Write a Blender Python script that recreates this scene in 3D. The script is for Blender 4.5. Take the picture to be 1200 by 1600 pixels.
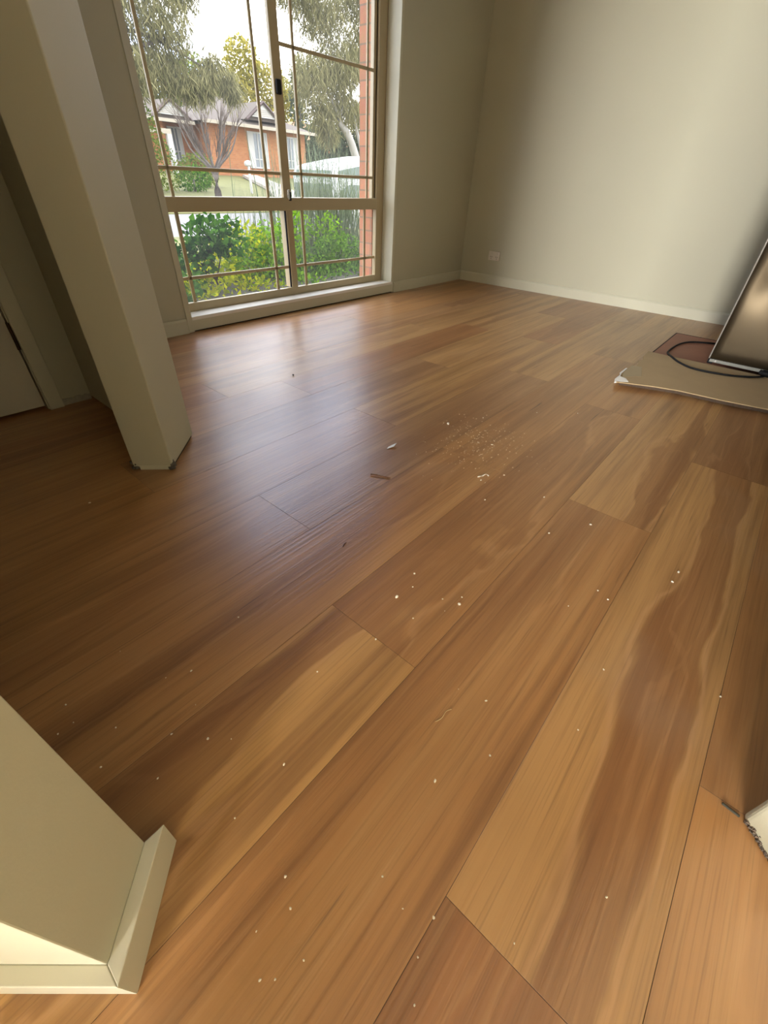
import bpy, bmesh, math, random
from mathutils import Vector, Matrix

random.seed(7)
scn = bpy.context.scene
COL = scn.collection
for o in list(bpy.data.objects):
    bpy.data.objects.remove(o)

# ------------------------------------------------------------------ camera
F_PX = 665.37
cam_d = bpy.data.cameras.new('camera')
cam = bpy.data.objects.new('camera', cam_d)
COL.objects.link(cam)
cam_d.sensor_fit = 'VERTICAL'
cam_d.sensor_height = 24.0
cam_d.lens = 24.0 * F_PX / 1600.0
cam_d.clip_start = 0.01
cam_d.clip_end = 400
RT = Matrix(((0.653217318, 0.444747910, -0.612785796),
             (-0.756337185, 0.421224330, -0.500523852),
             (0.035513349, 0.790423532, 0.611530410)))
cam.matrix_world = Matrix.Translation((0, 0, 0.74)) @ RT.to_4x4()
scn.camera = cam

# ------------------------------------------------------------------ exposure
vs = scn.view_settings
vs.view_transform = 'Standard'
try:
    vs.look = 'None'
except Exception:
    pass
vs.gamma = 1.0
vs.use_curve_mapping = False
vs.exposure = 0.46

# ------------------------------------------------------------------ sky
SKY = 5.3
world = bpy.data.worlds.new('sky')
scn.world = world
world.use_nodes = True
wn = world.node_tree
wn.nodes.clear()
w_out = wn.nodes.new('ShaderNodeOutputWorld')
w_bg = wn.nodes.new('ShaderNodeBackground')
w_tc = wn.nodes.new('ShaderNodeTexCoord')
w_no = wn.nodes.new('ShaderNodeTexNoise')
w_rp = wn.nodes.new('ShaderNodeValToRGB')
w_no.inputs['Scale'].default_value = 4.5
w_no.inputs['Detail'].default_value = 5
w_rp.color_ramp.elements[0].position = 0.40
w_rp.color_ramp.elements[0].color = (0.20, 0.33, 0.62, 1)
w_rp.color_ramp.elements[1].position = 0.52
w_rp.color_ramp.elements[1].color = (1.0, 0.99, 0.97, 1)
wn.links.new(w_tc.outputs['Generated'], w_no.inputs['Vector'])
wn.links.new(w_no.outputs['Fac'], w_rp.inputs['Fac'])
wn.links.new(w_rp.outputs['Color'], w_bg.inputs['Color'])
w_bg.inputs['Strength'].default_value = SKY
wn.links.new(w_bg.outputs[0], w_out.inputs[0])

# ------------------------------------------------------------------ lights
def area(name, loc, direction, sx, sy, power, color, portal=False):
    d = bpy.data.lights.new(name, 'AREA')
    d.shape = 'RECTANGLE'
    d.size = sx
    d.size_y = sy
    d.energy = power
    d.color = color
    o = bpy.data.objects.new(name, d)
    COL.objects.link(o)
    o.location = loc
    o.rotation_euler = Vector(direction).to_track_quat('-Z', 'Y').to_euler()
    if portal:
        d.cycles.is_portal = True
    return o

# daylight entering by the window of the room behind the camera
area('rear_window_daylight', (-6.55, -1.40, 1.15), (1, 0.20, -0.02), 2.3, 1.5, 1330, (1.0, 0.985, 0.95))
# sky light entering by the big front window (sampling portal only)
area('front_window_portal', (2.19, 2.90, 1.09), (0, -1, 0), 1.95, 2.1, 1, (1, 1, 1), True)

# ------------------------------------------------------------------ helpers
def lin(c):
    return tuple(((v / 255) / 12.92 if v / 255 <= 0.04045 else ((v / 255 + 0.055) / 1.055) ** 2.4) for v in c)

MATS = {}
def mat(name, color, rough=0.6, metal=0.0, spec=0.5, noise=0.0, nscale=20.0, bump=0.0, bscale=80.0, stretch=None):
    if name in MATS:
        return MATS[name]
    m = bpy.data.materials.new(name)
    m.use_nodes = True
    nt = m.node_tree
    b = nt.nodes['Principled BSDF']
    b.inputs['Base Color'].default_value = (*color, 1)
    b.inputs['Roughness'].default_value = rough
    b.inputs['Metallic'].default_value = metal
    b.inputs['Specular IOR Level'].default_value = spec
    if noise > 0 or bump > 0:
        tc = nt.nodes.new('ShaderNodeTexCoord')
        src = tc.outputs['Object']
        if stretch:
            mp = nt.nodes.new('ShaderNodeMapping')
            mp.inputs['Scale'].default_value = stretch
            nt.links.new(src, mp.inputs['Vector'])
            src = mp.outputs['Vector']
        if noise > 0:
            n = nt.nodes.new('ShaderNodeTexNoise')
            n.inputs['Scale'].default_value = nscale
            n.inputs['Detail'].default_value = 5
            nt.links.new(src, n.inputs['Vector'])
            mx = nt.nodes.new('ShaderNodeMix')
            mx.data_type = 'RGBA'
            mx.inputs[6].default_value = (*[c * (1 - noise) for c in color], 1)
            mx.inputs[7].default_value = (*[min(1, c * (1 + noise)) for c in color], 1)
            nt.links.new(n.outputs['Fac'], mx.inputs[0])
            nt.links.new(mx.outputs[2], b.inputs['Base Color'])
        if bump > 0:
            n2 = nt.nodes.new('ShaderNodeTexNoise')
            n2.inputs['Scale'].default_value = bscale
            n2.inputs['Detail'].default_value = 3
            nt.links.new(src, n2.inputs['Vector'])
            bp = nt.nodes.new('ShaderNodeBump')
            bp.inputs['Strength'].default_value = bump
            bp.inputs['Distance'].default_value = 0.01
            nt.links.new(n2.outputs['Fac'], bp.inputs['Height'])
            nt.links.new(bp.outputs['Normal'], b.inputs['Normal'])
    MATS[name] = m
    return m

class MB:
    def __init__(self):
        self.v = []
        self.f = []
    def add(self, vs_, fs):
        n = len(self.v)
        self.v += [tuple(p) for p in vs_]
        self.f += [tuple(i + n for i in f) for f in fs]
        return self
    def box(self, x0, y0, z0, x1, y1, z1):
        p = [(x0, y0, z0), (x1, y0, z0), (x1, y1, z0), (x0, y1, z0), (x0, y0, z1), (x1, y0, z1), (x1, y1, z1), (x0, y1, z1)]
        return self.add(p, [(0, 3, 2, 1), (4, 5, 6, 7), (0, 1, 5, 4), (1, 2, 6, 5), (2, 3, 7, 6), (3, 0, 4, 7)])
    def prism(self, poly, z0, z1):
        """poly counter-clockwise (x, y)"""
        n = len(poly)
        p = [(x, y, z0) for x, y in poly] + [(x, y, z1) for x, y in poly]
        f = [tuple(range(n - 1, -1, -1)), tuple(range(n, 2 * n))]
        f += [(i, (i + 1) % n, (i + 1) % n + n, i + n) for i in range(n)]
        return self.add(p, f)
    def tube(self, pts, rad, seg=8):
        pts = [Vector(p) for p in pts]
        n = len(pts)
        rr = rad if isinstance(rad, (list, tuple)) else [rad] * n
        rings = []
        up = Vector((0, 0, 1))
        for i, p in enumerate(pts):
            t = (pts[min(i + 1, n - 1)] - pts[max(i - 1, 0)])
            if t.length < 1e-9:
                t = Vector((0, 0, 1))
            t.normalize()
            a = t.cross(up)
            if a.length < 0.05:
                a = t.cross(Vector((1, 0, 0)))
            a.normalize()
            b = t.cross(a)
            rings.append([p + (a * math.cos(2 * math.pi * k / seg) + b * math.sin(2 * math.pi * k / seg)) * rr[i] for k in range(seg)])
        vs_ = [q for r in rings for q in r]
        fs = []
        for i in range(n - 1):
            for k in range(seg):
                k2 = (k + 1) % seg
                fs.append((i * seg + k, i * seg + k2, (i + 1) * seg + k2, (i + 1) * seg + k))
        fs.append(tuple(range(seg))[::-1])
        fs.append(tuple((n - 1) * seg + k for k in range(seg)))
        return self.add(vs_, fs)
    def build(self, name, m, parent=None, bevel=0.0, smooth=False, seg=2, xf=None):
        me = bpy.data.meshes.new(name)
        vv = self.v
        if xf:
            vv = [xf(p) for p in vv]
        me.from_pydata(vv, [], self.f)
        me.update()
        bm = bmesh.new()
        bm.from_mesh(me)
        bmesh.ops.recalc_face_normals(bm, faces=bm.faces)
        bm.to_mesh(me)
        bm.free()
        if smooth:
            for p in me.polygons:
                p.use_smooth = True
        me.materials.append(m)
        o = bpy.data.objects.new(name, me)
        COL.objects.link(o)
        if parent:
            o.parent = parent
        if bevel > 0:
            b = o.modifiers.new('bevel', 'BEVEL')
            b.width = bevel
            b.segments = seg
            b.limit_method = 'ANGLE'
            b.angle_limit = math.radians(40)
        return o

def tag(o, label=None, cat=None, group=None, kind=None):
    if label: o['label'] = label
    if cat: o['category'] = cat
    if group: o['group'] = group
    if kind: o['kind'] = kind
    return o

def struct(o, label=None, cat=None):
    o['kind'] = 'structure'
    return tag(o, label, cat)

def empty(name, loc=(0, 0, 0)):
    o = bpy.data.objects.new(name, None)
    o.empty_display_size = 0.1
    COL.objects.link(o)
    o.location = loc
    return o

def rel(loc):
    return lambda p: (p[0] - loc[0], p[1] - loc[1], p[2] - loc[2])

S2 = math.sqrt(2)
def uv2(u, v):
    return ((u + v) / S2, (u - v) / S2)

# ------------------------------------------------------------------ materials
WALL = mat('wall_paint', (0.48, 0.455, 0.335), 0.55, spec=0.35, noise=0.03, nscale=3, bump=0.03, bscale=300)
TRIM = mat('trim_paint', (0.55, 0.525, 0.40), 0.35, spec=0.45, noise=0.03, nscale=6)
CEIL = mat('ceiling_paint', (0.52, 0.505, 0.45), 0.8, noise=0.02, nscale=3)
SILLM = mat('sill_paint', (0.78, 0.76, 0.70), 0.25, spec=0.5, noise=0.03, nscale=5)
ALU = mat('cream_aluminium', (0.42, 0.345, 0.205), 0.32, spec=0.5, noise=0.03, nscale=4)
DOORM = mat('door_paint', (0.50, 0.46, 0.36), 0.45, noise=0.03, nscale=4)
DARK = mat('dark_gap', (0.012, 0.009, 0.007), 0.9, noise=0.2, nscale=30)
BLACK = mat('black_plastic', (0.008, 0.008, 0.009), 0.6, spec=0.2, noise=0.1, nscale=30)
HINGE = mat('bronze_hinge', (0.06, 0.035, 0.02), 0.4, metal=0.8, noise=0.1, nscale=30)
CHROME = mat('chrome_latch', (0.75, 0.75, 0.75), 0.25, metal=1.0, noise=0.05, nscale=30)
PLASTER = mat('raw_plaster', (0.40, 0.36, 0.29), 0.9, noise=0.35, nscale=60, bump=0.4, bscale=120)

def brick_mat(name, c1, c2, mortar, scale=1.0):
    m = bpy.data.materials.new(name)
    m.use_nodes = True
    nt = m.node_tree
    b = nt.nodes['Principled BSDF']
    tc = nt.nodes.new('ShaderNodeTexCoord')
    sp = nt.nodes.new('ShaderNodeSeparateXYZ')
    ad = nt.nodes.new('ShaderNodeMath')
    ad.operation = 'ADD'
    cb = nt.nodes.new('ShaderNodeCombineXYZ')
    br = nt.nodes.new('ShaderNodeTexBrick')
    nt.links.new(tc.outputs['Object'], sp.inputs[0])
    nt.links.new(sp.outputs['X'], ad.inputs[0])
    nt.links.new(sp.outputs['Y'], ad.inputs[1])
    nt.links.new(ad.outputs[0], cb.inputs['X'])
    nt.links.new(sp.outputs['Z'], cb.inputs['Y'])
    nt.links.new(cb.outputs[0], br.inputs['Vector'])
    br.inputs['Color1'].default_value = (*c1, 1)
    br.inputs['Color2'].default_value = (*c2, 1)
    br.inputs['Mortar'].default_value = (*mortar, 1)
    br.inputs['Scale'].default_value = 1.0
    br.inputs['Brick Width'].default_value = 0.24 * scale
    br.inputs['Row Height'].default_value = 0.086 * scale
    br.inputs['Mortar Size'].default_value = 0.005 * scale
    br.inputs['Bias'].default_value = 0.0
    n = nt.nodes.new('ShaderNodeTexNoise')
    n.inputs['Scale'].default_value = 25
    nt.links.new(tc.outputs['Object'], n.inputs['Vector'])
    mx = nt.nodes.new('ShaderNodeMix')
    mx.data_type = 'RGBA'
    mx.blend_type = 'MULTIPLY'
    mx.inputs[0].default_value = 0.35
    nt.links.new(br.outputs['Color'], mx.inputs[6])
    nt.links.new(n.outputs['Color'], mx.inputs[7])
    nt.links.new(mx.outputs[2], b.inputs['Base Color'])
    b.inputs['Roughness'].default_value = 0.85
    return m
BRICK_HOME = brick_mat('orange_brick_near', (0.52, 0.220, 0.110), (0.42, 0.165, 0.080), (0.26, 0.17, 0.10))
BRICK_FAR = brick_mat('orange_brick_far', (0.43, 0.170, 0.060), (0.35, 0.130, 0.045), (0.34, 0.21, 0.11))

def glass_mat(name, haze, refl):
    m = bpy.data.materials.new(name)
    m.use_nodes = True
    nt = m.node_tree
    nt.nodes.clear()
    out = nt.nodes.new('ShaderNodeOutputMaterial')
    tr = nt.nodes.new('ShaderNodeBsdfTransparent')
    tl = nt.nodes.new('ShaderNodeBsdfTranslucent')
    gl = nt.nodes.new('ShaderNodeBsdfGlossy')
    tl.inputs['Color'].default_value = (1, 1, 1, 1)
    gl.inputs['Roughness'].default_value = 0.02
    tc = nt.nodes.new('ShaderNodeTexCoord')
    no = nt.nodes.new('ShaderNodeTexNoise')
    no.inputs['Scale'].default_value = 3
    no.inputs['Detail'].default_value = 4
    nt.links.new(tc.outputs['Object'], no.inputs['Vector'])
    ml = nt.nodes.new('ShaderNodeMath')
    ml.operation = 'MULTIPLY'
    ml.inputs[1].default_value = haze * 2
    nt.links.new(no.outputs['Fac'], ml.inputs[0])
    m1 = nt.nodes.new('ShaderNodeMixShader')
    nt.links.new(ml.outputs[0], m1.inputs[0])
    nt.links.new(tr.outputs[0], m1.inputs[1])
    nt.links.new(tl.outputs[0], m1.inputs[2])
    m2 = nt.nodes.new('ShaderNodeMixShader')
    m2.inputs[0].default_value = refl
    nt.links.new(m1.outputs[0], m2.inputs[1])
    nt.links.new(gl.outputs[0], m2.inputs[2])
    nt.links.new(m2.outputs[0], out.inputs[0])
    return m
GLASS = glass_mat('window_glass', 0.012, 0.03)

# ------------------------------------------------------------------ floor boards
SEAMS = [-0.2235 - 0.2265 * k for k in range(16, 0, -1)] + [-0.2235, 0.006, 0.240, 0.470, 0.700, 0.926, 1.153, 1.380, 1.600, 1.819, 2.042, 2.266, 2.49, 2.70]
BL = 1.535
# known end joints per row (row i lies between SEAMS[i] and SEAMS[i+1])
JOINT = {15: 0.55, 16: 0.172, 17: 1.178, 18: 0.41, 19: 1.17, 20: 0.548, 21: 1.184, 22: 0.35, 23: 1.16, 24: 0.888, 25: 1.525, 26: 0.7, 27: 1.3}
TAN = (0.480, 0.265, 0.098)
MID = (0.415, 0.205, 0.072)
RED = (0.345, 0.150, 0.052)
GRY = (0.370, 0.195, 0.080)
DRK = (0.225, 0.098, 0.032)
GLD = (0.500, 0.275, 0.095)
# (row, index of board from the known joint) : tint, heart centre (0..1 across), heart width, heart strength
SPECIAL = {
    (16, 0): (TAN, 0.33, 0.13, 1.0), (16, -1): (RED, 0.55, 0.25, 0.5), (16, 1): (GRY, 0.5, 0.15, 0.6),
    (15, 0): (MID, 0.9, 0.1, 0.2), (15, -1): (MID, 0.2, 0.2, 0.3),
    (17, 0): (TAN, 0.22, 0.20, 0.9), (17, -1): (MID, 0.80, 0.30, 0.35), (17, 1): (TAN, 0.5, 0.1, 0.3),
    (18, -1): (GLD, 0.80, 0.28, 0.9), (18, 0): (MID, 0.75, 0.30, 0.7), (18, 1): (MID, 0.3, 0.15, 0.3),
    (19, 0): (MID, 0.6, 0.15, 0.3), (19, -1): (MID, 0.62, 0.14, 0.4), (19, -2): (MID, 0.4, 0.2, 0.4), (19, 1): (TAN, 0.5, 0.2, 0.2),
    (20, -1): (MID, 0.5, 0.2, 0.35), (20, 0): (GRY, 0.3, 0.2, 0.3), (20, 1): (TAN, 0.4, 0.2, 0.2),
    (21, -1): (MID, 0.5, 0.2, 0.3), (21, 0): (TAN, 0.2, 0.2, 0.4), (21, 1): (RED, 0.5, 0.2, 0.4),
    (22, 0): (GRY, 0.5, 0.2, 0.4), (22, 1): (TAN, 0.3, 0.2, 0.4),
}
fv, ff, ftint, fseed, fheart, fbv = [], [], [], [], [], []
def fboard(x0, x1, y0, y1, tint, c, w, s):
    g = 0.00035
    b = 0.0003
    sd = random.random() * 40
    n = len(fv)
    for (e, z) in ((g, -0.0002), (g + b, 0.0)):
        for (x, y) in ((x0 + e, y0 + e), (x1 - e, y0 + e), (x1 - e, y1 - e), (x0 + e, y1 - e)):
            fv.append((x, y, z))
            ftint.append((*tint, 1))
            fseed.append(sd)
            fheart.append((c, w, s))
            fbv.append(((y - y0) / (y1 - y0)))
    ff.append((n + 4, n + 5, n + 6, n + 7))
    for k in range(4):
        k2 = (k + 1) % 4
        ff.append((n + k, n + k2, n + 4 + k2, n + 4 + k))
X0F, X1F = -6.75, 4.175
for i in range(len(SEAMS) - 1):
    y0, y1 = SEAMS[i], min(SEAMS[i + 1], 2.60)
    j0 = JOINT.get(i, random.uniform(0, BL))
    kmin = -int((j0 - X0F) / BL) - 1
    for k in range(kmin, 6):
        xa, xb = j0 + k * BL, j0 + (k + 1) * BL
        xa, xb = max(xa, X0F), min(xb, X1F)
        if xb - xa < 0.02:
            continue
        t = random.choice((TAN, MID, MID, GRY, RED, MID, TAN))
        sp_ = SPECIAL.get((i, k), (t, random.uniform(0.2, 0.8), random.uniform(0.1, 0.25), random.choice((0.1, 0.25, 0.5, 0.8))))
        fboard(xa, xb, y0, y1, *sp_)
n = len(fv)
for p in ((X0F, SEAMS[0], -0.0015), (X1F, SEAMS[0], -0.0015), (X1F, 2.60, -0.0015), (X0F, 2.60, -0.0015)):
    fv.append(p); ftint.append((0.03, 0.015, 0.008, 1)); fseed.append(0); fheart.append((0, 0.1, 0)); fbv.append(0.5)
ff.append((n, n + 1, n + 2, n + 3))
me = bpy.data.meshes.new('floor')
me.from_pydata(fv, [], ff)
me.update()
at = me.attributes.new('tint', 'FLOAT_COLOR', 'POINT')
at.data.foreach_set('color', [c for t in ftint for c in t])
at = me.attributes.new('seed', 'FLOAT', 'POINT')
at.data.foreach_set('value', fseed)
at = me.attributes.new('heart', 'FLOAT_VECTOR', 'POINT')
at.data.foreach_set('vector', [c for t in fheart for c in t])
at = me.attributes.new('across', 'FLOAT', 'POINT')
at.data.foreach_set('value', fbv)

fm = bpy.data.materials.new('spotted_gum_boards')
fm.use_nodes = True
nt = fm.node_tree
B = nt.nodes['Principled BSDF']
def N(t, **kw):
    nd = nt.nodes.new(t)
    for k, v in kw.items():
        setattr(nd, k, v)
    return nd
def L(a, b):
    nt.links.new(a, b)
def M(op, a, b=None, c=None, clamp=False):
    nd = N('ShaderNodeMath', operation=op)
    nd.use_clamp = clamp
    for i, q in enumerate((a, b, c)):
        if q is None:
            continue
        if isinstance(q, (int, float)):
            nd.inputs[i].default_value = q
        else:
            L(q, nd.inputs[i])
    return nd.outputs[0]
def attr(nm, out):
    return N('ShaderNodeAttribute', attribute_name=nm).outputs[out]
def sstep(val, a, b):
    nd = N('ShaderNodeMapRange', interpolation_type='SMOOTHSTEP')
    L(val, nd.inputs['Value'])
    nd.inputs['From Min'].default_value = a
    nd.inputs['From Max'].default_value = b
    return nd.outputs[0]
def mixc(fac, a, b, mode='MIX'):
    nd = N('ShaderNodeMix', data_type='RGBA', blend_type=mode)
    if isinstance(fac, (int, float)):
        nd.inputs[0].default_value = fac
    else:
        L(fac, nd.inputs[0])
    for i, q in ((6, a), (7, b)):
        if isinstance(q, tuple):
            nd.inputs[i].default_value = (*q, 1)
        else:
            L(q, nd.inputs[i])
    return nd.outputs[2]
tc = N('ShaderNodeTexCoord')
sep = N('ShaderNodeSeparateXYZ')
L(tc.outputs['Object'], sep.inputs[0])
seed = attr('seed', 'Fac')
hv = N('ShaderNodeSeparateXYZ')
L(attr('heart', 'Vector'), hv.inputs[0])
across = attr('across', 'Fac')
tint = attr('tint', 'Color')
def coord(sx, sy, off=0.0):
    cb = N('ShaderNodeCombineXYZ')
    L(M('MULTIPLY', sep.outputs['X'], sx), cb.inputs['X'])
    L(M('MULTIPLY', sep.outputs['Y'], sy), cb.inputs['Y'])
    L(M('ADD', seed, off), cb.inputs['Z'])
    return cb.outputs[0]
def noise(sx, sy, off=0.0, detail=3.0, rough=0.5, dist=0.0):
    nd = N('ShaderNodeTexNoise')
    nd.inputs['Scale'].default_value = 1.0
    nd.inputs['Detail'].default_value = detail
    nd.inputs['Roughness'].default_value = rough
    nd.inputs['Distortion'].default_value = dist
    L(coord(sx, sy, off), nd.inputs['Vector'])
    return nd.outputs['Fac']
streak = noise(0.55, 13, 0, 4, 0.6)             # broad colour streaks along the board
patch = noise(0.9, 4.5, 47, 2, 0.5)            # darker stretches within a board
streak2 = noise(1.3, 42, 5, 4, 0.65)            # narrower streaks
fine = noise(5.0, 330, 9, 3, 0.6)               # fine grain
wob = noise(0.9, 0.0, 13, 2)                    # heart centre wanders along the board
isl = noise(2.3, 8.0, 17, 3, 0.5, 0.5)          # islands in the heart
dv = M('ABSOLUTE', M('SUBTRACT', across, M('ADD', hv.outputs['X'], M('MULTIPLY', M('SUBTRACT', wob, 0.5), 0.22))))
wmod = M('ADD', 0.30, M('MULTIPLY', sstep(noise(1.5, 0.0, 41, 1), 0.32, 0.68), 1.35))   # the heart swells and thins along the board
Fh = M('SUBTRACT', M('DIVIDE', dv, M('MULTIPLY', hv.outputs['Y'], wmod)), M('MULTIPLY', M('SUBTRACT', isl, 0.5), 3.6))
heart = M('MULTIPLY', sstep(Fh, 1.05, 0.80), hv.outputs['Z'])
rim = M('MULTIPLY', M('MULTIPLY', sstep(Fh, 1.02, 1.14), sstep(Fh, 1.40, 1.18)), hv.outputs['Z'])
rim2 = M('MULTIPLY', M('MULTIPLY', sstep(Fh, 0.02, 0.10), sstep(Fh, 0.26, 0.16)), hv.outputs['Z'])
col = mixc(M('MULTIPLY', sstep(streak, 0.46, 0.70), 0.75), tint, (0.20, 0.088, 0.030))
col = mixc(M('MULTIPLY', sstep(streak, 0.48, 0.28), 0.45), col, (0.50, 0.285, 0.110))
col = mixc(M('MULTIPLY', sstep(patch, 0.50, 0.72), 0.42), col, (0.215, 0.090, 0.034))
col = mixc(M('MULTIPLY', sstep(streak2, 0.52, 0.75), 0.55), col, (0.19, 0.082, 0.030))
col = mixc(M('MULTIPLY', sstep(streak2, 0.46, 0.25), 0.35), col, (0.50, 0.29, 0.12))
col = mixc(M('MULTIPLY', heart, 0.62), col, (0.245, 0.104, 0.038))
col = mixc(M('MULTIPLY', rim, 0.50), col, (0.52, 0.29, 0.13))
col = mixc(M('MULTIPLY', rim2, 0.24), col, (0.46, 0.24, 0.10))
vein = noise(2.6, 60, 23, 2, 0.5)
col = mixc(M('MULTIPLY', sstep(vein, 0.73, 0.80), 0.75), col, (0.06, 0.022, 0.010))
mids = noise(1.8, 120, 37, 3, 0.6)
col = mixc(M('MULTIPLY', sstep(mids, 0.52, 0.75), 0.24), col, (0.17, 0.072, 0.026))
col = mixc(M('MULTIPLY', sstep(mids, 0.48, 0.28), 0.14), col, (0.56, 0.33, 0.14))
col = mixc(M('MULTIPLY', sstep(fine, 0.50, 0.75), 0.38), col, (0.15, 0.064, 0.024))
smear = N('ShaderNodeTexNoise')
smear.inputs['Scale'].default_value = 2.2
smear.inputs['Detail'].default_value = 5
L(tc.outputs['Object'], smear.inputs['Vector'])
col = mixc(M('MULTIPLY', sstep(smear.outputs['Fac'], 0.58, 0.75), 0.10), col, (0.50, 0.42, 0.32))
L(col, B.inputs['Base Color'])
L(M('ADD', 0.27, M('MULTIPLY', smear.outputs['Fac'], 0.12)), B.inputs['Roughness'])
B.inputs['Specular IOR Level'].default_value = 0.95
emboss = noise(1.6, 150, 31, 2, 0.5)
bp = N('ShaderNodeBump')
bp.inputs['Strength'].default_value = 0.085
bp.inputs['Distance'].default_value = 0.002
L(M('ADD', sstep(emboss, 0.45, 0.60), M('MULTIPLY', fine, 0.3)), bp.inputs['Height'])
L(bp.outputs['Normal'], B.inputs['Normal'])
me.materials.append(fm)
floor = bpy.data.objects.new('floor', me)
COL.objects.link(floor)
struct(floor, 'brown spotted timber look floor boards running past the window', 'floor')

# ------------------------------------------------------------------ walls
CH = 2.4
WX0, WX1 = 1.29, 3.09       # window opening
YW = 2.565
WTOP = 2.13
b = MB()
b.box(0.495, YW, -0.05, WX0 - 0.02, YW + 0.115, CH)
b.box(WX1 + 0.02, YW, -0.05, 4.30, YW + 0.115, CH)
b.box(WX0 - 0.02, YW, WTOP + 0.02, WX1 + 0.02, YW + 0.115, CH)
b.box(WX0 - 0.02, YW + 0.01, -0.05, WX1 + 0.02, YW + 0.115, 0.06)
struct(b.build('wall_back', WALL), 'olive shadowed wall around the front window', 'wall')
b = MB()
b.box(-0.9, 2.745, -0.6, 1.215, 2.86, 2.75)
b.box(3.022, 2.725, -0.6, 4.5, 2.86, 2.75)
b.box(1.215, 2.745, 2.17, 3.022, 2.86, 2.75)
b.box(1.215, 2.745, -0.6, 3.022, 2.86, -0.02)
struct(b.build('wall_outside_brick', BRICK_HOME), 'orange face brick outside the right edge of the window', 'wall')
struct(MB().box(4.17, -3.0, -0.05, 4.30, YW + 0.115, CH).build('wall_right', WALL), 'long cream wall lit brightly opposite the doorway', 'wall')
# partition between hall and room with its end cut at 45 degrees
P1, P2, P3, P4 = uv2(1.41, -0.553), uv2(1.19, -0.553), uv2(1.19, -0.672), uv2(1.262, -0.672)
poly = [(0.608, YW), (0.495, YW), (0.495, P4[1] + (0.495 - P4[0])), P4, P3, P2, P1]
part = MB().prism(poly, 0.010, CH).build('wall_partition', WALL, bevel=0.003)
struct(part, 'free end of cream wall beside the hall', 'wall')
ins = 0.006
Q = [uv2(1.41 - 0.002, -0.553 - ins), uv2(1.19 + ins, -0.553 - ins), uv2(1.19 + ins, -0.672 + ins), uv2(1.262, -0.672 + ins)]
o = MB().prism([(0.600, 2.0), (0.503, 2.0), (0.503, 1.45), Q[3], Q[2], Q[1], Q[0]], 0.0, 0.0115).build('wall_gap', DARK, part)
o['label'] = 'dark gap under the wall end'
# pale mark left by the removed skirting on the end of the partition
sk = MB().prism([uv2(1.1885, -0.560), uv2(1.1885, -0.652), uv2(1.192, -0.652), uv2(1.192, -0.560)][::-1], 0.001, 0.017)
o = sk.build('wall_edge_strip', TRIM, part)
o['label'] = 'pale strip left along the foot of the wall end'
for k, (u, v) in enumerate(((1.192, -0.556), (1.195, -0.668))):
    c = MB()
    for q in range(16):
        uu, vv_ = u + random.uniform(-0.003, 0.012), v + random.uniform(-0.006, 0.006)
        x, y = uv2(uu, vv_)
        z = random.uniform(0.0, 0.022)
        s = random.uniform(0.003, 0.006)
        c.box(x - s, y - s, z, x + s, y + s, z + s * 1.3)
    o = c.build('chipped_corner', mat('grey_debris', (0.12, 0.10, 0.08), 0.9, noise=0.4, nscale=200), part)
    o['label'] = 'grey chipped corner at the foot of the wall end'

# hall beyond the partition
struct(MB().box(-1.6, 1.975, 2.06, 0.34, 2.10, CH).box(0.34, 1.975, -0.05, 0.495, 2.10, CH).box(-1.6, 1.975, -0.05, -0.5, 2.10, CH).build('wall_hall', WALL),
       'dark wall with a door at the end of the hall', 'wall')
struct(MB().box(-1.72, -0.2, -0.05, -1.6, 2.10, CH).build('wall_hall_side', WALL))
dr = empty('door_1', (-0.5, 1.985, 0))
struct(dr, 'dark shaded cream door standing closed in the hall', 'door')
MB().box(-0.495, 1.985, 0.012, 0.336, 2.02, 2.045).build('door_panel', DOORM, dr, bevel=0.002, xf=rel(dr.location))
hg = MB().tube([(0.3385, 1.978, 0.225), (0.3385, 1.978, 0.315)], 0.006, 10)
hg.box(0.334, 1.980, 0.225, 0.343, 1.986, 0.315)
o = hg.build('hinge', HINGE, dr, xf=rel(dr.location)); o['label'] = 'dark bronze hinge'
struct(MB().box(-0.5, 2.03, -0.001, 0.34, 2.09, 2.06).build('door_gap_dark', DARK))  # near-black sheet behind the door, paints the shade in its gap
struct(MB().box(0.342, 1.957, 0.0, 0.392, 1.976, 2.11).box(-0.55, 1.957, 2.05, 0.342, 1.976, 2.11).build('trim_1', TRIM, bevel=0.004), 'painted architrave beside the hall door', 'trim')
eb = MB()
for k in range(9):
    xa = 0.394 + k * 0.0112
    eb.box(xa, 1.971, 0.0, xa + 0.0112, 1.976, 0.020 + random.uniform(0, 0.006))
struct(eb.build('trim_2', PLASTER))

# entry wall in the foreground (45 degrees) with mitred skirting
wl = MB().prism([uv2(0.084, -0.268), uv2(0.192, -0.268), uv2(0.210, -1.9), uv2(0.202, -1.9)], -0.01, CH).build('wall_entry', WALL, bevel=0.0015)
struct(wl, 'low corner of cream wall in the left foreground', 'wall')
HS = 0.066
T = 0.018
def skirt(poly):
    return MB().prism(poly, 0.0, HS)
struct(skirt([uv2(0.084, -0.268), uv2(0.084 - T, -0.268 + T), uv2(0.192 + T, -0.268 + T), uv2(0.192, -0.268)]).build('baseboard_entry_end', TRIM, bevel=0.0012),
       'short mitred skirting board across the foreground wall end', 'skirting')
struct(skirt([uv2(0.084, -0.268), uv2(0.202, -1.9), uv2(0.202 - T, -1.9), uv2(0.084 - T, -0.268 + T)]).build('baseboard_entry_front', TRIM, bevel=0.0012),
       'bright white skirting board along the bottom left edge', 'skirting')

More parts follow.
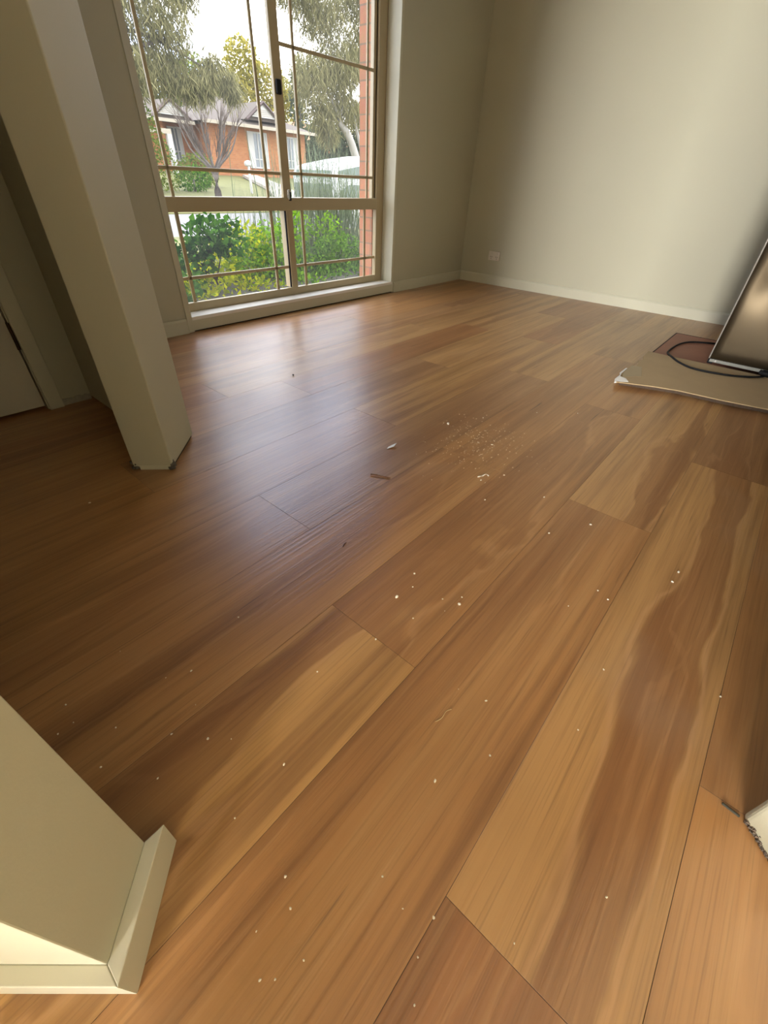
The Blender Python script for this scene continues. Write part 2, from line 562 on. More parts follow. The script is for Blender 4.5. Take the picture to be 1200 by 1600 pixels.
# other side of the opening
def rounded(u0, u1, v0, v1, r, seg=6):
    pts = []
    for (cu, cv, a0) in ((u0 + r, v0 + r, 180), (u1 - r, v0 + r, 270)):
        for k in range(seg + 1):
            a = math.radians(a0 + 90 * k / seg)
            pts.append((cu + r * math.cos(a), cv + r * math.sin(a)))
    pts += [(u1, v1), (u0, v1)]
    return [uv2(*p) for p in pts][::-1]
jb_ = MB().prism(rounded(0.078, 0.189, 0.583, 2.05, 0.012), 0.004, CH).build('wall_entry_side', WALL)
struct(jb_, 'chipped white wall end at the right edge', 'wall')
ch = MB()
for q in range(160):
    u = random.uniform(0.100, 0.180)
    h = 0.016 * max(0, 1 - abs(u - 0.163) / 0.022) if q < 90 else 0.005
    z = random.uniform(0.0, max(0.003, h))
    s = random.uniform(0.0008, 0.0020)
    x, y = uv2(u, 0.5828 - random.uniform(-0.0006, 0.0004))
    ch.box(x - s, y - s, z, x + s, y + s, z + s * 1.2)
o = ch.build('plaster_chip', mat('chipped_plaster', (0.15, 0.115, 0.085), 0.95, noise=0.6, nscale=300), jb_)
o['label'] = 'rough grey chipped patch at the foot of the wall end'
x, y = uv2(0.195, 0.572)
sl = MB().box(-0.012, -0.0022, 0.0, 0.012, 0.0022, 0.003)
o = sl.build('packer_sliver', mat('dark_green_packer', (0.05, 0.045, 0.03), 0.7, noise=0.3, nscale=50), None, bevel=0.0012)
o.location = (x, y, 0.0002)
o.rotation_euler = (0, 0, math.radians(-97))
tag(o, 'small dark sliver of packing poking from under the chipped wall end', 'sliver')

# rest of the shell
x1, y1 = uv2(0.13, 2.05)
b = MB()
b.box(x1, y1 - 0.1, -0.05, 1.92, y1, CH).box(2.80, y1 - 0.1, -0.05, 4.17, y1, CH).box(1.92, y1 - 0.1, -0.05, 2.80, y1, 1.08).box(1.92, y1 - 0.1, 1.97, 2.80, y1, CH)
struct(b.build('wall_kitchen', WALL))
w3 = empty('window_3', (2.30, y1 - 0.05, 1.45))
struct(w3)
fr = MB()
for (xa, xb, za, zb) in ((1.92, 1.97, 1.08, 1.97), (2.75, 2.80, 1.08, 1.97), (1.97, 2.75, 1.08, 1.13), (1.97, 2.75, 1.92, 1.97)):
    fr.box(xa, y1 - 0.08, za, xb, y1 - 0.03, zb)
fr.build('window_frame', ALU, w3, xf=rel(w3.location))
MB().box(1.97, y1 - 0.057, 1.13, 2.75, y1 - 0.053, 1.92).build('pane', GLASS, w3, xf=rel(w3.location))
b = MB()
b.box(-6.80, -3.4, -0.05, -6.70, -2.60, CH).box(-6.80, -0.20, -0.05, -6.70, 1.0, CH)
b.box(-6.80, -2.60, -0.05, -6.70, -0.20, 0.35).box(-6.80, -2.60, 1.95, -6.70, -0.20, CH)
struct(b.build('wall_rear', WALL))
struct(MB().box(-0.50, -1.20, -0.01, -0.28, 0.04, 0.165).build('light_blocker', WALL))  # unseen block added to keep the rear light off the near floor
struct(MB().box(-6.8, -3.5, -0.05, 1.62, -3.4, CH).build('wall_near', WALL))
struct(MB().box(1.52, -3.4, -0.05, 1.62, y1, CH).build('wall_near_side', WALL))
struct(MB().box(-6.8, 1.0, -0.05, -1.2, 1.1, CH).build('wall_rear_side', WALL))
struct(MB().box(-6.9, -3.5, CH, 4.3, 2.86, CH + 0.1).build('ceiling', CEIL))
w2 = empty('window_2', (-6.75, -1.40, 1.15))
struct(w2)
fr = MB()
for (ya, yb, za, zb) in ((-2.60, -2.55, 0.35, 1.95), (-0.25, -0.20, 0.35, 1.95), (-2.55, -0.25, 0.35, 0.40), (-2.55, -0.25, 1.90, 1.95), (-1.425, -1.375, 0.40, 1.90)):
    fr.box(-6.78, ya, za, -6.73, yb, zb)
fr.build('window_frame', ALU, w2, xf=rel(w2.location))
MB().box(-6.757, -2.55, 0.40, -6.753, -0.25, 1.90).build('pane', GLASS, w2, xf=rel(w2.location))

# skirting boards of the room
def skirt_profile(h, t):
    return [(0, 0), (t, 0), (t, h - 0.012), (t - 0.005, h - 0.004), (t - 0.009, h), (0, h)]
HB = 0.078
def skirt_x(x0, x1):     # along the back wall (sits on y = YW, projects to -y)
    m_ = MB()
    pr = skirt_profile(HB, 0.014)
    n_ = len(pr)
    vv_ = [(x, YW - a, z) for x in (x0, x1) for a, z in pr]
    m_.add(vv_, [tuple(range(n_)), tuple(range(2 * n_ - 1, n_ - 1, -1))] + [(i, (i + 1) % n_, (i + 1) % n_ + n_, i + n_) for i in range(n_)])
    return m_
struct(skirt_x(3.122, 4.17).build('baseboard_back', TRIM), 'skirting board between the window and the room corner', 'skirting')
struct(skirt_x(0.608, 1.252).build('baseboard_back_left', TRIM), 'skirting board left of the window', 'skirting')
m_ = MB()
pr = skirt_profile(HB, 0.014)
vv_ = [(4.17 - a, y_, z) for y_ in (-1.3, YW - 0.014) for a, z in pr]
n_ = len(pr)
m_.add(vv_, [tuple(range(n_)), tuple(range(2 * n_ - 1, n_ - 1, -1))] + [(i, (i + 1) % n_, (i + 1) % n_ + n_, i + n_) for i in range(n_)])
struct(m_.build('baseboard_right', TRIM), 'long skirting board along the bright right wall', 'skirting')

# ------------------------------------------------------------------ front window
win = empty('window_1', (2.19, YW, 0))
struct(win, 'large cream aluminium window with glazing bars overlooking the garden', 'window')
R_ = rel(win.location)
SZ = 0.082
# timber lining and sill
MB().box(WX0 - 0.033, YW - 0.006, 0.0, WX0, YW + 0.11, WTOP).build('lining', TRIM, win, bevel=0.002, xf=R_)
MB().box(WX1, YW - 0.006, SZ, WX1 + 0.022, YW + 0.11, WTOP).build('lining', TRIM, win, bevel=0.002, xf=R_)
MB().box(WX0 - 0.033, YW - 0.006, WTOP, WX1 + 0.022, YW + 0.11, WTOP + 0.03).build('lining', TRIM, win, bevel=0.002, xf=R_)
MB().box(WX0, YW - 0.004, SZ - 0.02, WX1 + 0.022, YW + 0.115, SZ).build('sill', SILLM, win, bevel=0.003, xf=R_)
MB().box(WX0, YW - 0.002, 0.007, WX1 + 0.03, YW + 0.02, SZ - 0.019).build('apron', TRIM, win, bevel=0.001, xf=R_)
o = MB().box(WX0, YW + 0.004, -0.001, WX1 + 0.03, YW + 0.02, 0.009).build('floor_gap', DARK, win, xf=R_)
o['label'] = 'dark gap under the sill board'
FY0, FY1 = 2.675, 2.745      # frame depth
f = MB()
f.box(WX0, FY0, SZ, WX0 + 0.055, FY1, WTOP)
f.box(WX1 - 0.075, FY0, SZ, WX1, FY0 + 0.03, WTOP).box(WX1 - 0.06, FY0 + 0.03, SZ, WX1, FY1, WTOP)
f.box(WX0 + 0.055, FY0, SZ, WX1 - 0.075, FY0 + 0.026, 0.128)
f.box(WX0 + 0.055, FY0, WTOP - 0.05, WX1 - 0.075, FY1, WTOP)
f.build('frame', ALU, win, bevel=0.002, xf=R_)
MB().box(WX0 + 0.055, FY0 - 0.006, 0.574, WX1 - 0.075, FY1, 0.642).build('transom', ALU, win, bevel=0.003, xf=R_)
MB().box(2.140, FY0, 0.128, 2.190, FY1, 0.574).build('mullion', ALU, win, bevel=0.002, xf=R_)
ms = MB().box(2.128, FY0 - 0.002, 0.642, 2.172, FY0 + 0.02, WTOP - 0.05)
ms.box(2.155, FY0 + 0.012, 0.642, 2.200, FY0 + 0.05, WTOP - 0.05)
ms.build('meeting_stile', ALU, win, bevel=0.002, xf=R_)
sr = MB().box(WX1 - 0.105, FY0 + 0.02, 0.642, WX1 - 0.080, FY0 + 0.05, WTOP - 0.05)
sr.build('sash_stile', ALU, win, bevel=0.002, xf=R_)
MB().box(WX1 - 0.080, FY0 + 0.018, 0.642, WX1 - 0.075, FY0 + 0.05, WTOP - 0.05).build('seal', BLACK, win, xf=R_)
MB().box(2.134, FY0 + 0.008, 0.13, 2.140, FY0 + 0.018, 0.572).build('seal', BLACK, win, xf=R_)
YB0, YB1 = 2.690, 2.702
def bar(x0, z0, x1, z1):
    MB().box(x0, YB0, z0, x1, YB1, z1).build('glazing_bar', ALU, win, bevel=0.003, xf=R_)
w = 0.010
for xb in (1.402, 2.030, 2.285, 2.902):
    bar(xb - w, 0.128, xb + w, 0.574)
for xb in (1.406, 2.024, 2.300, 2.925):
    bar(xb - w * 0.85, 0.642, xb + w * 0.85, WTOP - 0.05)
bar(WX0 + 0.055, 0.2455, 2.134, 0.2635)
bar(2.190, 0.2455, WX1 - 0.075, 0.2635)
bar(WX0 + 0.055, 0.753, 2.128, 0.770)
bar(2.200, 0.756, WX1 - 0.105, 0.773)
bar(2.200, 1.316, WX1 - 0.105, 1.333)
bar(WX0 + 0.055, 1.90, 2.128, 1.917)
for (xa, za, xb, zb) in ((WX0 + 0.05, 0.12, 2.142, 0.58), (2.188, 0.12, WX1 - 0.07, 0.58), (WX0 + 0.05, 0.64, 2.135, WTOP - 0.045), (2.195, 0.64, WX1 - 0.10, WTOP - 0.045)):
    MB().box(xa, 2.694, za, xb, 2.698, zb).build('pane', GLASS, win, xf=R_)
lt = MB().box(2.135, FY0 - 0.020, 1.115, 2.168, FY0, 1.178)
o = lt.build('latch', BLACK, win, bevel=0.006, xf=R_); o['label'] = 'black window latch'
l2 = MB().box(2.148, FY0 - 0.022, 0.632, 2.163, FY0, 0.684)
o = l2.build('bolt', CHROME, win, bevel=0.003, xf=R_); o['label'] = 'silver sash bolt'
MB().box(2.163, FY0 - 0.020, 0.626, 2.176, FY0, 0.672).build('bolt_housing', BLACK, win, bevel=0.003, xf=R_)

# ------------------------------------------------------------------ power outlet
ol = empty('power_outlet', (4.17, 2.215, 0.235))
tag(ol, 'white double power outlet low on the bright right wall near the corner', 'power outlet')
PLATE = mat('outlet_plastic', (0.64, 0.58, 0.50), 0.35, noise=0.02, nscale=10)
MB().box(-0.009, -0.058, -0.036, 0.0, 0.058, 0.036).build('face_plate', PLATE, ol, bevel=0.003)
for sy in (-0.028, 0.028):
    MB().box(-0.013, sy - 0.007, 0.010, -0.008, sy + 0.007, 0.026).build('rocker_switch', PLATE, ol, bevel=0.002)
    s = MB().box(-0.0096, sy - 0.009, -0.012, -0.0085, sy - 0.006, -0.002).box(-0.0096, sy + 0.006, -0.012, -0.0085, sy + 0.009, -0.002).box(-0.0096, sy - 0.0015, -0.026, -0.0085, sy + 0.0015, -0.017)
    s.build('socket_slots', BLACK, ol)

# ------------------------------------------------------------------ cardboard, hardboard, fridge, cable
def slab_mesh(name, outline, z0, z1, m, parent=None, xf=None):
    return MB().prism(outline, z0, z1).build(name, m, parent, xf=xf)
CARD = mat('cardboard', (0.40, 0.285, 0.150), 0.85, noise=0.10, nscale=9, bump=0.08, bscale=40)
CARD_SHADE = mat('cardboard_shade', (0.07, 0.045, 0.028), 0.95, noise=0.4, nscale=150)  # cardboard darkened to paint the shadow gap below the top layer
cb_ = empty('cardboard_sheet', (2.6, 0.0, 0.0))
tag(cb_, 'flattened brown cardboard sheet lying under the fridge front', 'cardboard')
RC = rel(cb_.location)
top = [(2.271, 0.445), (2.340, 0.300), (2.374, 0.195), (2.392, 0.016), (2.425, -0.148), (2.50, -0.55), (2.95, -0.55), (2.935, 0.194), (2.928, 0.349),
       (2.934, 0.470), (2.80, 0.462), (2.74, 0.447), (2.70, 0.462), (2.63, 0.444), (2.585, 0.440), (2.566, 0.466), (2.45, 0.468), (2.36, 0.466)]
top = [(x * 0.993, y * 0.993) for x, y in top]
slab_mesh('top_layer', top[::-1], 0.0215, 0.0255, CARD, cb_, RC)
low = [(2.300, 0.435), (2.352, 0.300), (2.385, 0.195), (2.402, 0.016), (2.435, -0.148), (2.505, -0.54), (2.94, -0.54), (2.925, 0.43), (2.60, 0.43)]
o = slab_mesh('shadow_core', low[::-1], 0.0, 0.0216, CARD_SHADE, cb_, RC)
o['label'] = 'corrugated edge coloured dark as a shadow gap'
TAPE = mat('torn_white_paper', (0.78, 0.75, 0.70), 0.6, noise=0.05, nscale=20)
tp = MB()
tp.add([(2.266, 0.452, 0.019), (2.312, 0.402, 0.0225), (2.345, 0.425, 0.024), (2.348, 0.452, 0.026), (2.420, 0.474, 0.021), (2.52, 0.474, 0.0205), (2.52, 0.466, 0.0215), (2.40, 0.462, 0.024), (2.30, 0.462, 0.023),
        (2.266, 0.452, 0.014), (2.312, 0.402, 0.0205), (2.345, 0.425, 0.0205), (2.348, 0.452, 0.0205), (2.420, 0.474, 0.018), (2.52, 0.474, 0.018), (2.52, 0.466, 0.0195), (2.40, 0.462, 0.0205), (2.30, 0.462, 0.0205)],
       [(0, 1, 2, 3, 8), (8, 3, 7), (3, 4, 7), (4, 5, 6, 7), (9, 17, 12, 11, 10), (0, 9, 10, 1), (1, 10, 11, 2), (0, 8, 17, 9), (4, 13, 14, 5), (3, 12, 13, 4), (2, 11, 12, 3)])
tp.v = [(x * 0.993, y * 0.993, z + 0.005) for x, y, z in tp.v]
o = tp.build('torn_corner', TAPE, cb_, xf=RC); o['label'] = 'torn white paper corner'
tf = MB().prism([(2.345, 0.440), (2.43, 0.375), (2.585, 0.415), (2.566, 0.460), (2.43, 0.462)], 0.0255, 0.0262)
o = tf.build('tape_strip', mat('brown_tape', (0.31, 0.215, 0.105), 0.35, noise=0.08, nscale=10), cb_, xf=RC); o['label'] = 'darker brown packing tape'

REDM = mat('red_hardboard', (0.290, 0.112, 0.062), 0.55, noise=0.18, nscale=7, bump=0.05, bscale=60)
hbd = MB().prism([(2.955, 0.455), (2.955, -0.55), (3.60, -0.55), (3.60, 0.455)], 0.0, 0.005).build('hardboard_sheet', REDM, bevel=0.0008)
tag(hbd, 'thin reddish brown board lying behind the cardboard beside the fridge', 'board')
eb_ = MB().box(2.955, 0.452, 0.0, 3.603, 0.458, 0.0062).box(3.597, -0.55, 0.0, 3.603, 0.452, 0.0062)
o = eb_.build('board_edge', mat('dark_board_edge', (0.03, 0.015, 0.012), 0.8, noise=0.3, nscale=60), hbd)
o['label'] = 'dark raised rim of the board'

fg = empty('fridge', (2.93, -0.16, 0.0255))
tag(fg, 'dark stainless steel fridge standing on cardboard at the right edge', 'fridge')
RF = rel(fg.location)
STEEL = mat('brushed_dark_steel', (0.055, 0.041, 0.024), 0.34, metal=0.9, noise=0.06, nscale=3, bump=0.012, bscale=30, stretch=(1, 1, 0.1))
STRIP = mat('light_metal_edge', (0.20, 0.18, 0.155), 0.5, metal=0.5, noise=0.05, nscale=10)
RAIL = mat('grey_base_rail', (0.22, 0.22, 0.19), 0.5, noise=0.06, nscale=15)
# outer skin: panel with rolled edges and a dent shaped to catch a highlight
y0f, y1f, z0f, z1f = -0.50, 0.170, 0.052, 1.70
pn = MB()
NY, NZ = 36, 70
gv = []
for j in range(NZ + 1):
    for i in range(NY + 1):
        y = y0f + (y1f - y0f) * i / NY
        z = z0f + (z1f - z0f) * j / NZ
        d = 0.013 * math.exp(-(((y - 0.045) / 0.085) ** 2 + ((z - 0.405) / 0.10) ** 2))
        e = min(i, NY - i, j, NZ - j)
        d += 0.004 if e == 0 else 0
        gv.append((2.93 + d, y, z))
gf = []
for j in range(NZ):
    for i in range(NY):
        a = j * (NY + 1) + i
        gf.append((a, a + 1, a + NY + 2, a + NY + 1))
pn.add(gv, gf)
pn.build('steel_panel', STEEL, fg, smooth=True, xf=RF)
MB().box(2.948, -0.50, 0.052, 3.55, 0.172, 1.70).build('cabinet', mat('dark_cabinet', (0.10, 0.09, 0.08), 0.5, noise=0.05, nscale=5), fg, bevel=0.003, xf=RF)
o = MB().box(2.928, 0.170, 0.052, 2.95, 0.177, 1.70).build('edge_trim', STRIP, fg, bevel=0.0015, xf=RF); o['label'] = 'pale metal trim along the vertical edge'
o = MB().box(2.926, -0.50, 0.036, 2.96, 0.168, 0.0515).build('base_rail', RAIL, fg, bevel=0.0015, xf=RF); o['label'] = 'light grey base rail'
MB().tube([(2.924, 0.140, 0.044), (2.930, 0.140, 0.044)], 0.005, 12).build('screw', CHROME, fg, xf=RF)
MB().box(2.932, 0.150, 0.0258, 2.962, 0.176, 0.052).build('foot', BLACK, fg, bevel=0.003, xf=RF)
MB().tube([(2.965, 0.148, 0.0375), (2.965, 0.12, 0.0375)], 0.0115, 14).build('roller', BLACK, fg, smooth=False, xf=RF)
MB().box(2.97, -0.46, 0.026, 3.50, 0.10, 0.052).build('underside', DARK, fg, xf=RF)
o = MB().tube([(2.905, -0.072, 0.0412), (2.905, -0.105, 0.0412)], 0.0155, 16).build('front_roller', BLACK, fg, bevel=0.002, xf=RF)
MB().box(2.90, -0.12, 0.034, 2.93, -0.06, 0.050).build('roller_bracket', BLACK, fg, bevel=0.002, xf=RF)

def catmull(pts, sub=8):
    pts = [Vector(p) for p in pts]
    out = []
    for i in range(len(pts) - 1):
        p0, p1, p2, p3 = pts[max(i - 1, 0)], pts[i], pts[i + 1], pts[min(i + 2, len(pts) - 1)]
        for k in range(sub):
            t = k / sub
            out.append(0.5 * ((2 * p1) + (-p0 + p2) * t + (2 * p0 - 5 * p1 + 4 * p2 - p3) * t * t + (-p0 + 3 * p1 - 3 * p2 + p3) * t ** 3))
    out.append(pts[-1])
    return out
cab = catmull([(2.885, -0.085, 0.0307), (2.818, -0.027, 0.0307), (2.761, 0.077, 0.0307), (2.748, 0.205, 0.0307), (2.806, 0.286, 0.0307), (2.878, 0.336, 0.0307),
               (2.97, 0.372, 0.020), (3.08, 0.390, 0.0112), (3.265, 0.379, 0.0112), (3.385, 0.342, 0.0112), (3.455, 0.262, 0.0112), (3.49, 0.20, 0.0112)])
o = MB().tube(cab, 0.005, 8).build('power_cable', BLACK, smooth=True)
tag(o, 'black power cable curling from under the fridge across cardboard', 'cable')

# ------------------------------------------------------------------ litter on the floor
CRUMB = mat('plaster_crumb', (0.80, 0.74, 0.60), 0.8, noise=0.1, nscale=200)
def crumb_mesh(s, seed_, flat=0.6):
    r = random.Random(seed_)
    bm = bmesh.new()
    bmesh.ops.create_icosphere(bm, subdivisions=1, radius=1.0)
    k = [r.uniform(0.75, 1.25) for _ in range(3)]
    for v in bm.verts:
        q = 1 + r.uniform(-0.25, 0.25)
        v.co = Vector((v.co.x * s * k[0] * q, v.co.y * s * k[1] * q, v.co.z * s * flat * q))
    zmin = min(v.co.z for v in bm.verts)
    for v in bm.verts:
        v.co.z -= zmin
    m_ = bpy.data.meshes.new('crumb')
    bm.to_mesh(m_)
    bm.free()
    m_.materials.append(CRUMB)
    return m_
protos = [crumb_mesh(0.0020, k) for k in range(5)]
CR = [(0.608, 0.394), (0.501, 0.315), (0.572, 0.371), (0.858, 0.043), (0.765, 0.077), (1.06, -0.087), (1.012, -0.083), (0.656, -0.038), (0.747, -0.223), (0.429, 0.153), (0.505, -0.044), (0.365, 0.05), (0.444, 0.103), (0.191, -0.083), (0.312, -0.156), (0.274, 0.096), (0.847, 0.016), (0.121, 0.55), (0.083, 0.571), (-0.06, 0.607), (-0.017, 0.546), (0.039, 0.467), (0.075, 0.416), (0.1, 0.387), (0.092, 0.484), (0.133, 0.291), (0.04, 0.287), (-0.059, 0.501), (-0.084, 0.605), (-0.008, 0.42), (0.407, 0.339), (0.052, 0.689), (0.204, 1.233), (0.252, 0.591), (-0.057, 0.65), (0.278, 0.373), (0.046, 0.18), (0.03, 0.15), (-0.011, 0.165), (0.011, 0.102), (-0.033, 0.128), (-0.021, 0.115), (0.132, 0.082), (0.144, 0.006), (0.103, 0.0), (0.07, -0.02), (0.125, 0.041), (1.49, 0.721), (1.814, 0.455), (1.697, 0.584), (1.314, 0.581), (0.979, 0.217), (1.097, 0.145), (0.993, 0.424), (1.159, 0.449), (1.132, 0.299), (0.564, 0.276), (0.589, 0.299), (0.623, 0.269), (1.951, 1.65)]
for k, (x, y) in enumerate(CR):
    o = bpy.data.objects.new('plaster_crumb', protos[k % 5])
    COL.objects.link(o)
    d = math.hypot(x, y)
    s = random.uniform(0.7, 1.25) * (0.8 if d < 0.7 else 1.25)
    o.location = (x, y, 0)
    o.rotation_euler = (0, 0, random.uniform(0, 6))
    o.scale = (s * random.uniform(0.7, 1.6), s, s)
    tag(o, 'tiny pale plaster crumb lying loose on the brown floor', 'crumb', 'pale plaster crumbs scattered on the floor')
for (x, y, s, lab) in ((0.523, 0.378, 0.0036, 'brightest round white crumb left of the crumb cluster mid floor'),
                       (0.601, 0.262, 0.0036, 'rounded cream crumb on the seam right of the brightest white crumb'),
                       (1.337, 0.789, 0.0055, 'white crumb at the far left edge of the dust patch')):
    o = bpy.data.objects.new('plaster_crumb', crumb_mesh(s, int(x * 1000), 0.8))
    COL.objects.link(o)
    o.location = (x, y, 0)
    tag(o, lab, 'crumb', 'larger plaster crumbs')
# dust patch: nobody could count it
ds = MB()
for q in range(320):
    x = random.gauss(1.30, 0.11)
    y = random.gauss(0.64, 0.09)
    s = random.uniform(0.0007, 0.0022)
    a = random.uniform(0, 3.14)
    c_, s_ = math.cos(a) * s, math.sin(a) * s
    ds.add([(x + c_, y + s_, 0.0002), (x - s_, y + c_, 0.0002), (x - c_, y - s_, 0.0002), (x + s_, y - c_, 0.0002), (x, y, s * 0.9)],
           [(0, 1, 4), (1, 2, 4), (2, 3, 4), (3, 0, 4), (3, 2, 1, 0)])
o = ds.build('plaster_dust', mat('dust', (0.62, 0.54, 0.40), 0.95, noise=0.1, nscale=100))
tag(o, 'scattered patch of fine plaster dust in the middle of the floor', 'dust', kind='stuff')
# white paper scrap
sp_ = MB()
sp_.add([(-0.022, -0.004, 0.0), (0.004, -0.010, 0.006), (0.024, 0.002, 0.010), (0.010, 0.008, 0.003), (-0.008, 0.006, 0.001), (0.002, 0.0, 0.0005)],
        [(0, 1, 5), (1, 2, 5), (2, 3, 5), (3, 4, 5), (4, 0, 5), (0, 4, 3, 2, 1)])
o = sp_.build('paper_scrap', mat('white_paper', (0.85, 0.85, 0.85), 0.7, noise=0.03, nscale=30))
o.location = (1.043, 0.832, 0.0005)
o.rotation_euler = (0, 0, math.radians(-18))
tag(o, 'folded scrap of white paper on the floor near the twig', 'paper scrap')
tw = MB().tube(catmull([(0.857, 0.762, 0.0035), (0.866, 0.748, 0.004), (0.874, 0.730, 0.003), (0.886, 0.704, 0.0025)], 4), [0.0030, 0.0028, 0.0025, 0.0022, 0.0024, 0.0022, 0.002, 0.002, 0.002, 0.002, 0.0022, 0.002, 0.0014], 7)
o = tw.build('twig', mat('twig_bark', (0.24, 0.135, 0.09), 0.9, noise=0.3, nscale=200), smooth=True)
tag(o, 'thin brown twig lying on the floor below the paper scrap', 'twig')
cl = MB()
cp = catmull([(1.080, 0.512, 0.002), (1.088, 0.500, 0.006), (1.105, 0.497, 0.003), (1.118, 0.486, 0.010), (1.121, 0.470, 0.006)], 4)
cl.tube(cp, [0.002 + 0.0012 * math.sin(i * 0.9) for i in range(len(cp))], 6)
cl.v = [((x - 1.10) * 0.62 + 1.10, (y - 0.497) * 0.62 + 0.497, z * 0.8) for x, y, z in cl.v]
o = cl.build('curled_shaving', mat('grey_shaving', (0.55, 0.50, 0.42), 0.8, noise=0.3, nscale=150), smooth=True)
tag(o, 'curled pale grey shaving on the floor right of the twig', 'shaving')
o = bpy.data.objects.new('plaster_crumb', crumb_mesh(0.0026, 77, 0.8))
COL.objects.link(o)
o.location = (1.078, 0.488, 0)
tag(o, 'small white crumb just below the curled shaving', 'crumb', 'larger plaster crumbs')
o = MB().tube(catmull([(0.350, 0.150, 0.0012), (0.362, 0.145, 0.002), (0.378, 0.146, 0.0018), (0.388, 0.141, 0.0012)], 5), 0.0006, 5).build('pale_fibre', mat('fibre', (0.62, 0.47, 0.25), 0.8, noise=0.1, nscale=50), smooth=True)
tag(o, 'fine pale curved fibre lying on a brown board', 'fibre')
o = MB().tube([(0.558, 0.586, 0.0010), (0.567, 0.590, 0.0013), (0.577, 0.592, 0.0008)], [0.0007, 0.0013, 0.0005], 6).build('bark_splinter', mat('dark_splinter', (0.03, 0.015, 0.01), 0.9, noise=0.3, nscale=80), smooth=True)
tag(o, 'dark splinter lying on the glossy board below the twig', 'splinter')
o = bpy.data.objects.new('grit', crumb_mesh(0.005, 5, 0.7))
o.data.materials.clear(); o.data.materials.append(mat('grit_black', (0.03, 0.025, 0.02), 0.9, noise=0.2, nscale=90))
COL.objects.link(o)
o.location = (1.245, 1.611, 0)
tag(o, 'single black speck of grit in the window reflection on the floor', 'grit')

# ================================================================== OUTSIDE
def gz(x, y):
    """height of the land outside"""
    if y < 6.5:
        return -0.22 - 0.02 * (y - 2.9)
    if y < 14.0:
        return -0.30
    t = y - 14.0
    return -0.30 + 0.0745 * min(t, 16)
GRASS = mat('dry_lawn', (0.120, 0.120, 0.034), 0.95, noise=0.35, nscale=1.6, bump=0.3, bscale=40)
SOIL = mat('garden_soil', (0.022, 0.022, 0.009), 0.95, noise=0.4, nscale=5, bump=0.4, bscale=20)
ROAD = mat('pale_road', (0.15, 0.147, 0.140), 0.9, noise=0.08, nscale=8)
CONC = mat('pale_concrete', (0.30, 0.27, 0.225), 0.9, noise=0.10, nscale=6)
def strip(name, y0, y1, m, x0=-14, x1=75, dz=0.0, lab=None, cat='ground'):
    g = MB()
    ny = max(1, int((y1 - y0) / 1.0))
    vs_ = []
    for j in range(ny + 1):
        y = y0 + (y1 - y0) * j / ny
        for x in (x0, x1):
            vs_.append((x, y, gz(x, y) + dz))
    g.add(vs_, [(2 * j, 2 * j + 1, 2 * j + 3, 2 * j + 2) for j in range(ny)])
    # thickness
    o = g.build(name, m)
    sm = o.modifiers.new('thick', 'SOLIDIFY')
    sm.thickness = 0.15
    sm.offset = -1
    return struct(o, lab, cat)
strip('garden_bed', 2.87, 6.2, SOIL, lab='shaded soil of the garden bed below the window')
strip('front_verge', 6.2, 8.6, GRASS, lab='strip of lawn on the near side of the street')
strip('street', 8.6, 13.6, ROAD, lab='pale street beyond the garden')
strip('kerb', 13.6, 14.0, CONC, dz=0.06, lab='pale kerb on the far side of the street')
strip('far_verge', 14.0, 16.2, GRASS, lab='yellow green verge beyond the street')
strip('footpath', 16.2, 17.3, CONC, dz=0.01, lab='pale footpath in front of the house lawn')
strip('house_lawn', 17.3, 80, GRASS, lab='rising lawn in front of the brick house', x0=-30, x1=140)
dv_ = MB()
dl = [(10.9, 14.0), (13.2, 17.0), (16.0, 21.5), (18.6, 27.0)]
drr = [(12.6, 14.0), (14.9, 17.0), (17.3, 21.5), (19.6, 27.0)]
vs_ = []
for a, c in zip(dl, drr):
    for p in (a, c):
        vs_.append((p[0], p[1], gz(*p) + 0.03))
dv_.add(vs_, [(2 * j, 2 * j + 1, 2 * j + 3, 2 * j + 2) for j in range(3)])
o = dv_.build('driveway', CONC)
sm = o.modifiers.new('thick', 'SOLIDIFY'); sm.thickness = 0.12; sm.offset = -1
struct(o, 'pale concrete driveway climbing to the brick house', 'driveway')

# ---------------------------------------------------------------- foliage builder
LEAFM = {}
def leaf_mat(name, dark, light, trans=0.35):
    if name in LEAFM:
        return LEAFM[name]
    m = bpy.data.materials.new(name)
    m.use_nodes = True
    nt_ = m.node_tree
    nt_.nodes.clear()
    out = nt_.nodes.new('ShaderNodeOutputMaterial')
    at_ = nt_.nodes.new('ShaderNodeAttribute')
    at_.attribute_name = 'leaf'
    mx = nt_.nodes.new('ShaderNodeMix')
    mx.data_type = 'RGBA'
    mx.inputs[6].default_value = (*dark, 1)
    mx.inputs[7].default_value = (*light, 1)
    nt_.links.new(at_.outputs['Fac'], mx.inputs[0])
    df = nt_.nodes.new('ShaderNodeBsdfDiffuse')
    tl = nt_.nodes.new('ShaderNodeBsdfTranslucent')
    ms_ = nt_.nodes.new('ShaderNodeMixShader')
    ms_.inputs[0].default_value = trans
    nt_.links.new(mx.outputs[2], df.inputs['Color'])
    nt_.links.new(mx.outputs[2], tl.inputs['Color'])
    nt_.links.new(df.outputs[0], ms_.inputs[1])
    nt_.links.new(tl.outputs[0], ms_.inputs[2])
    nt_.links.new(ms_.outputs[0], out.inputs[0])
    LEAFM[name] = m
    return m

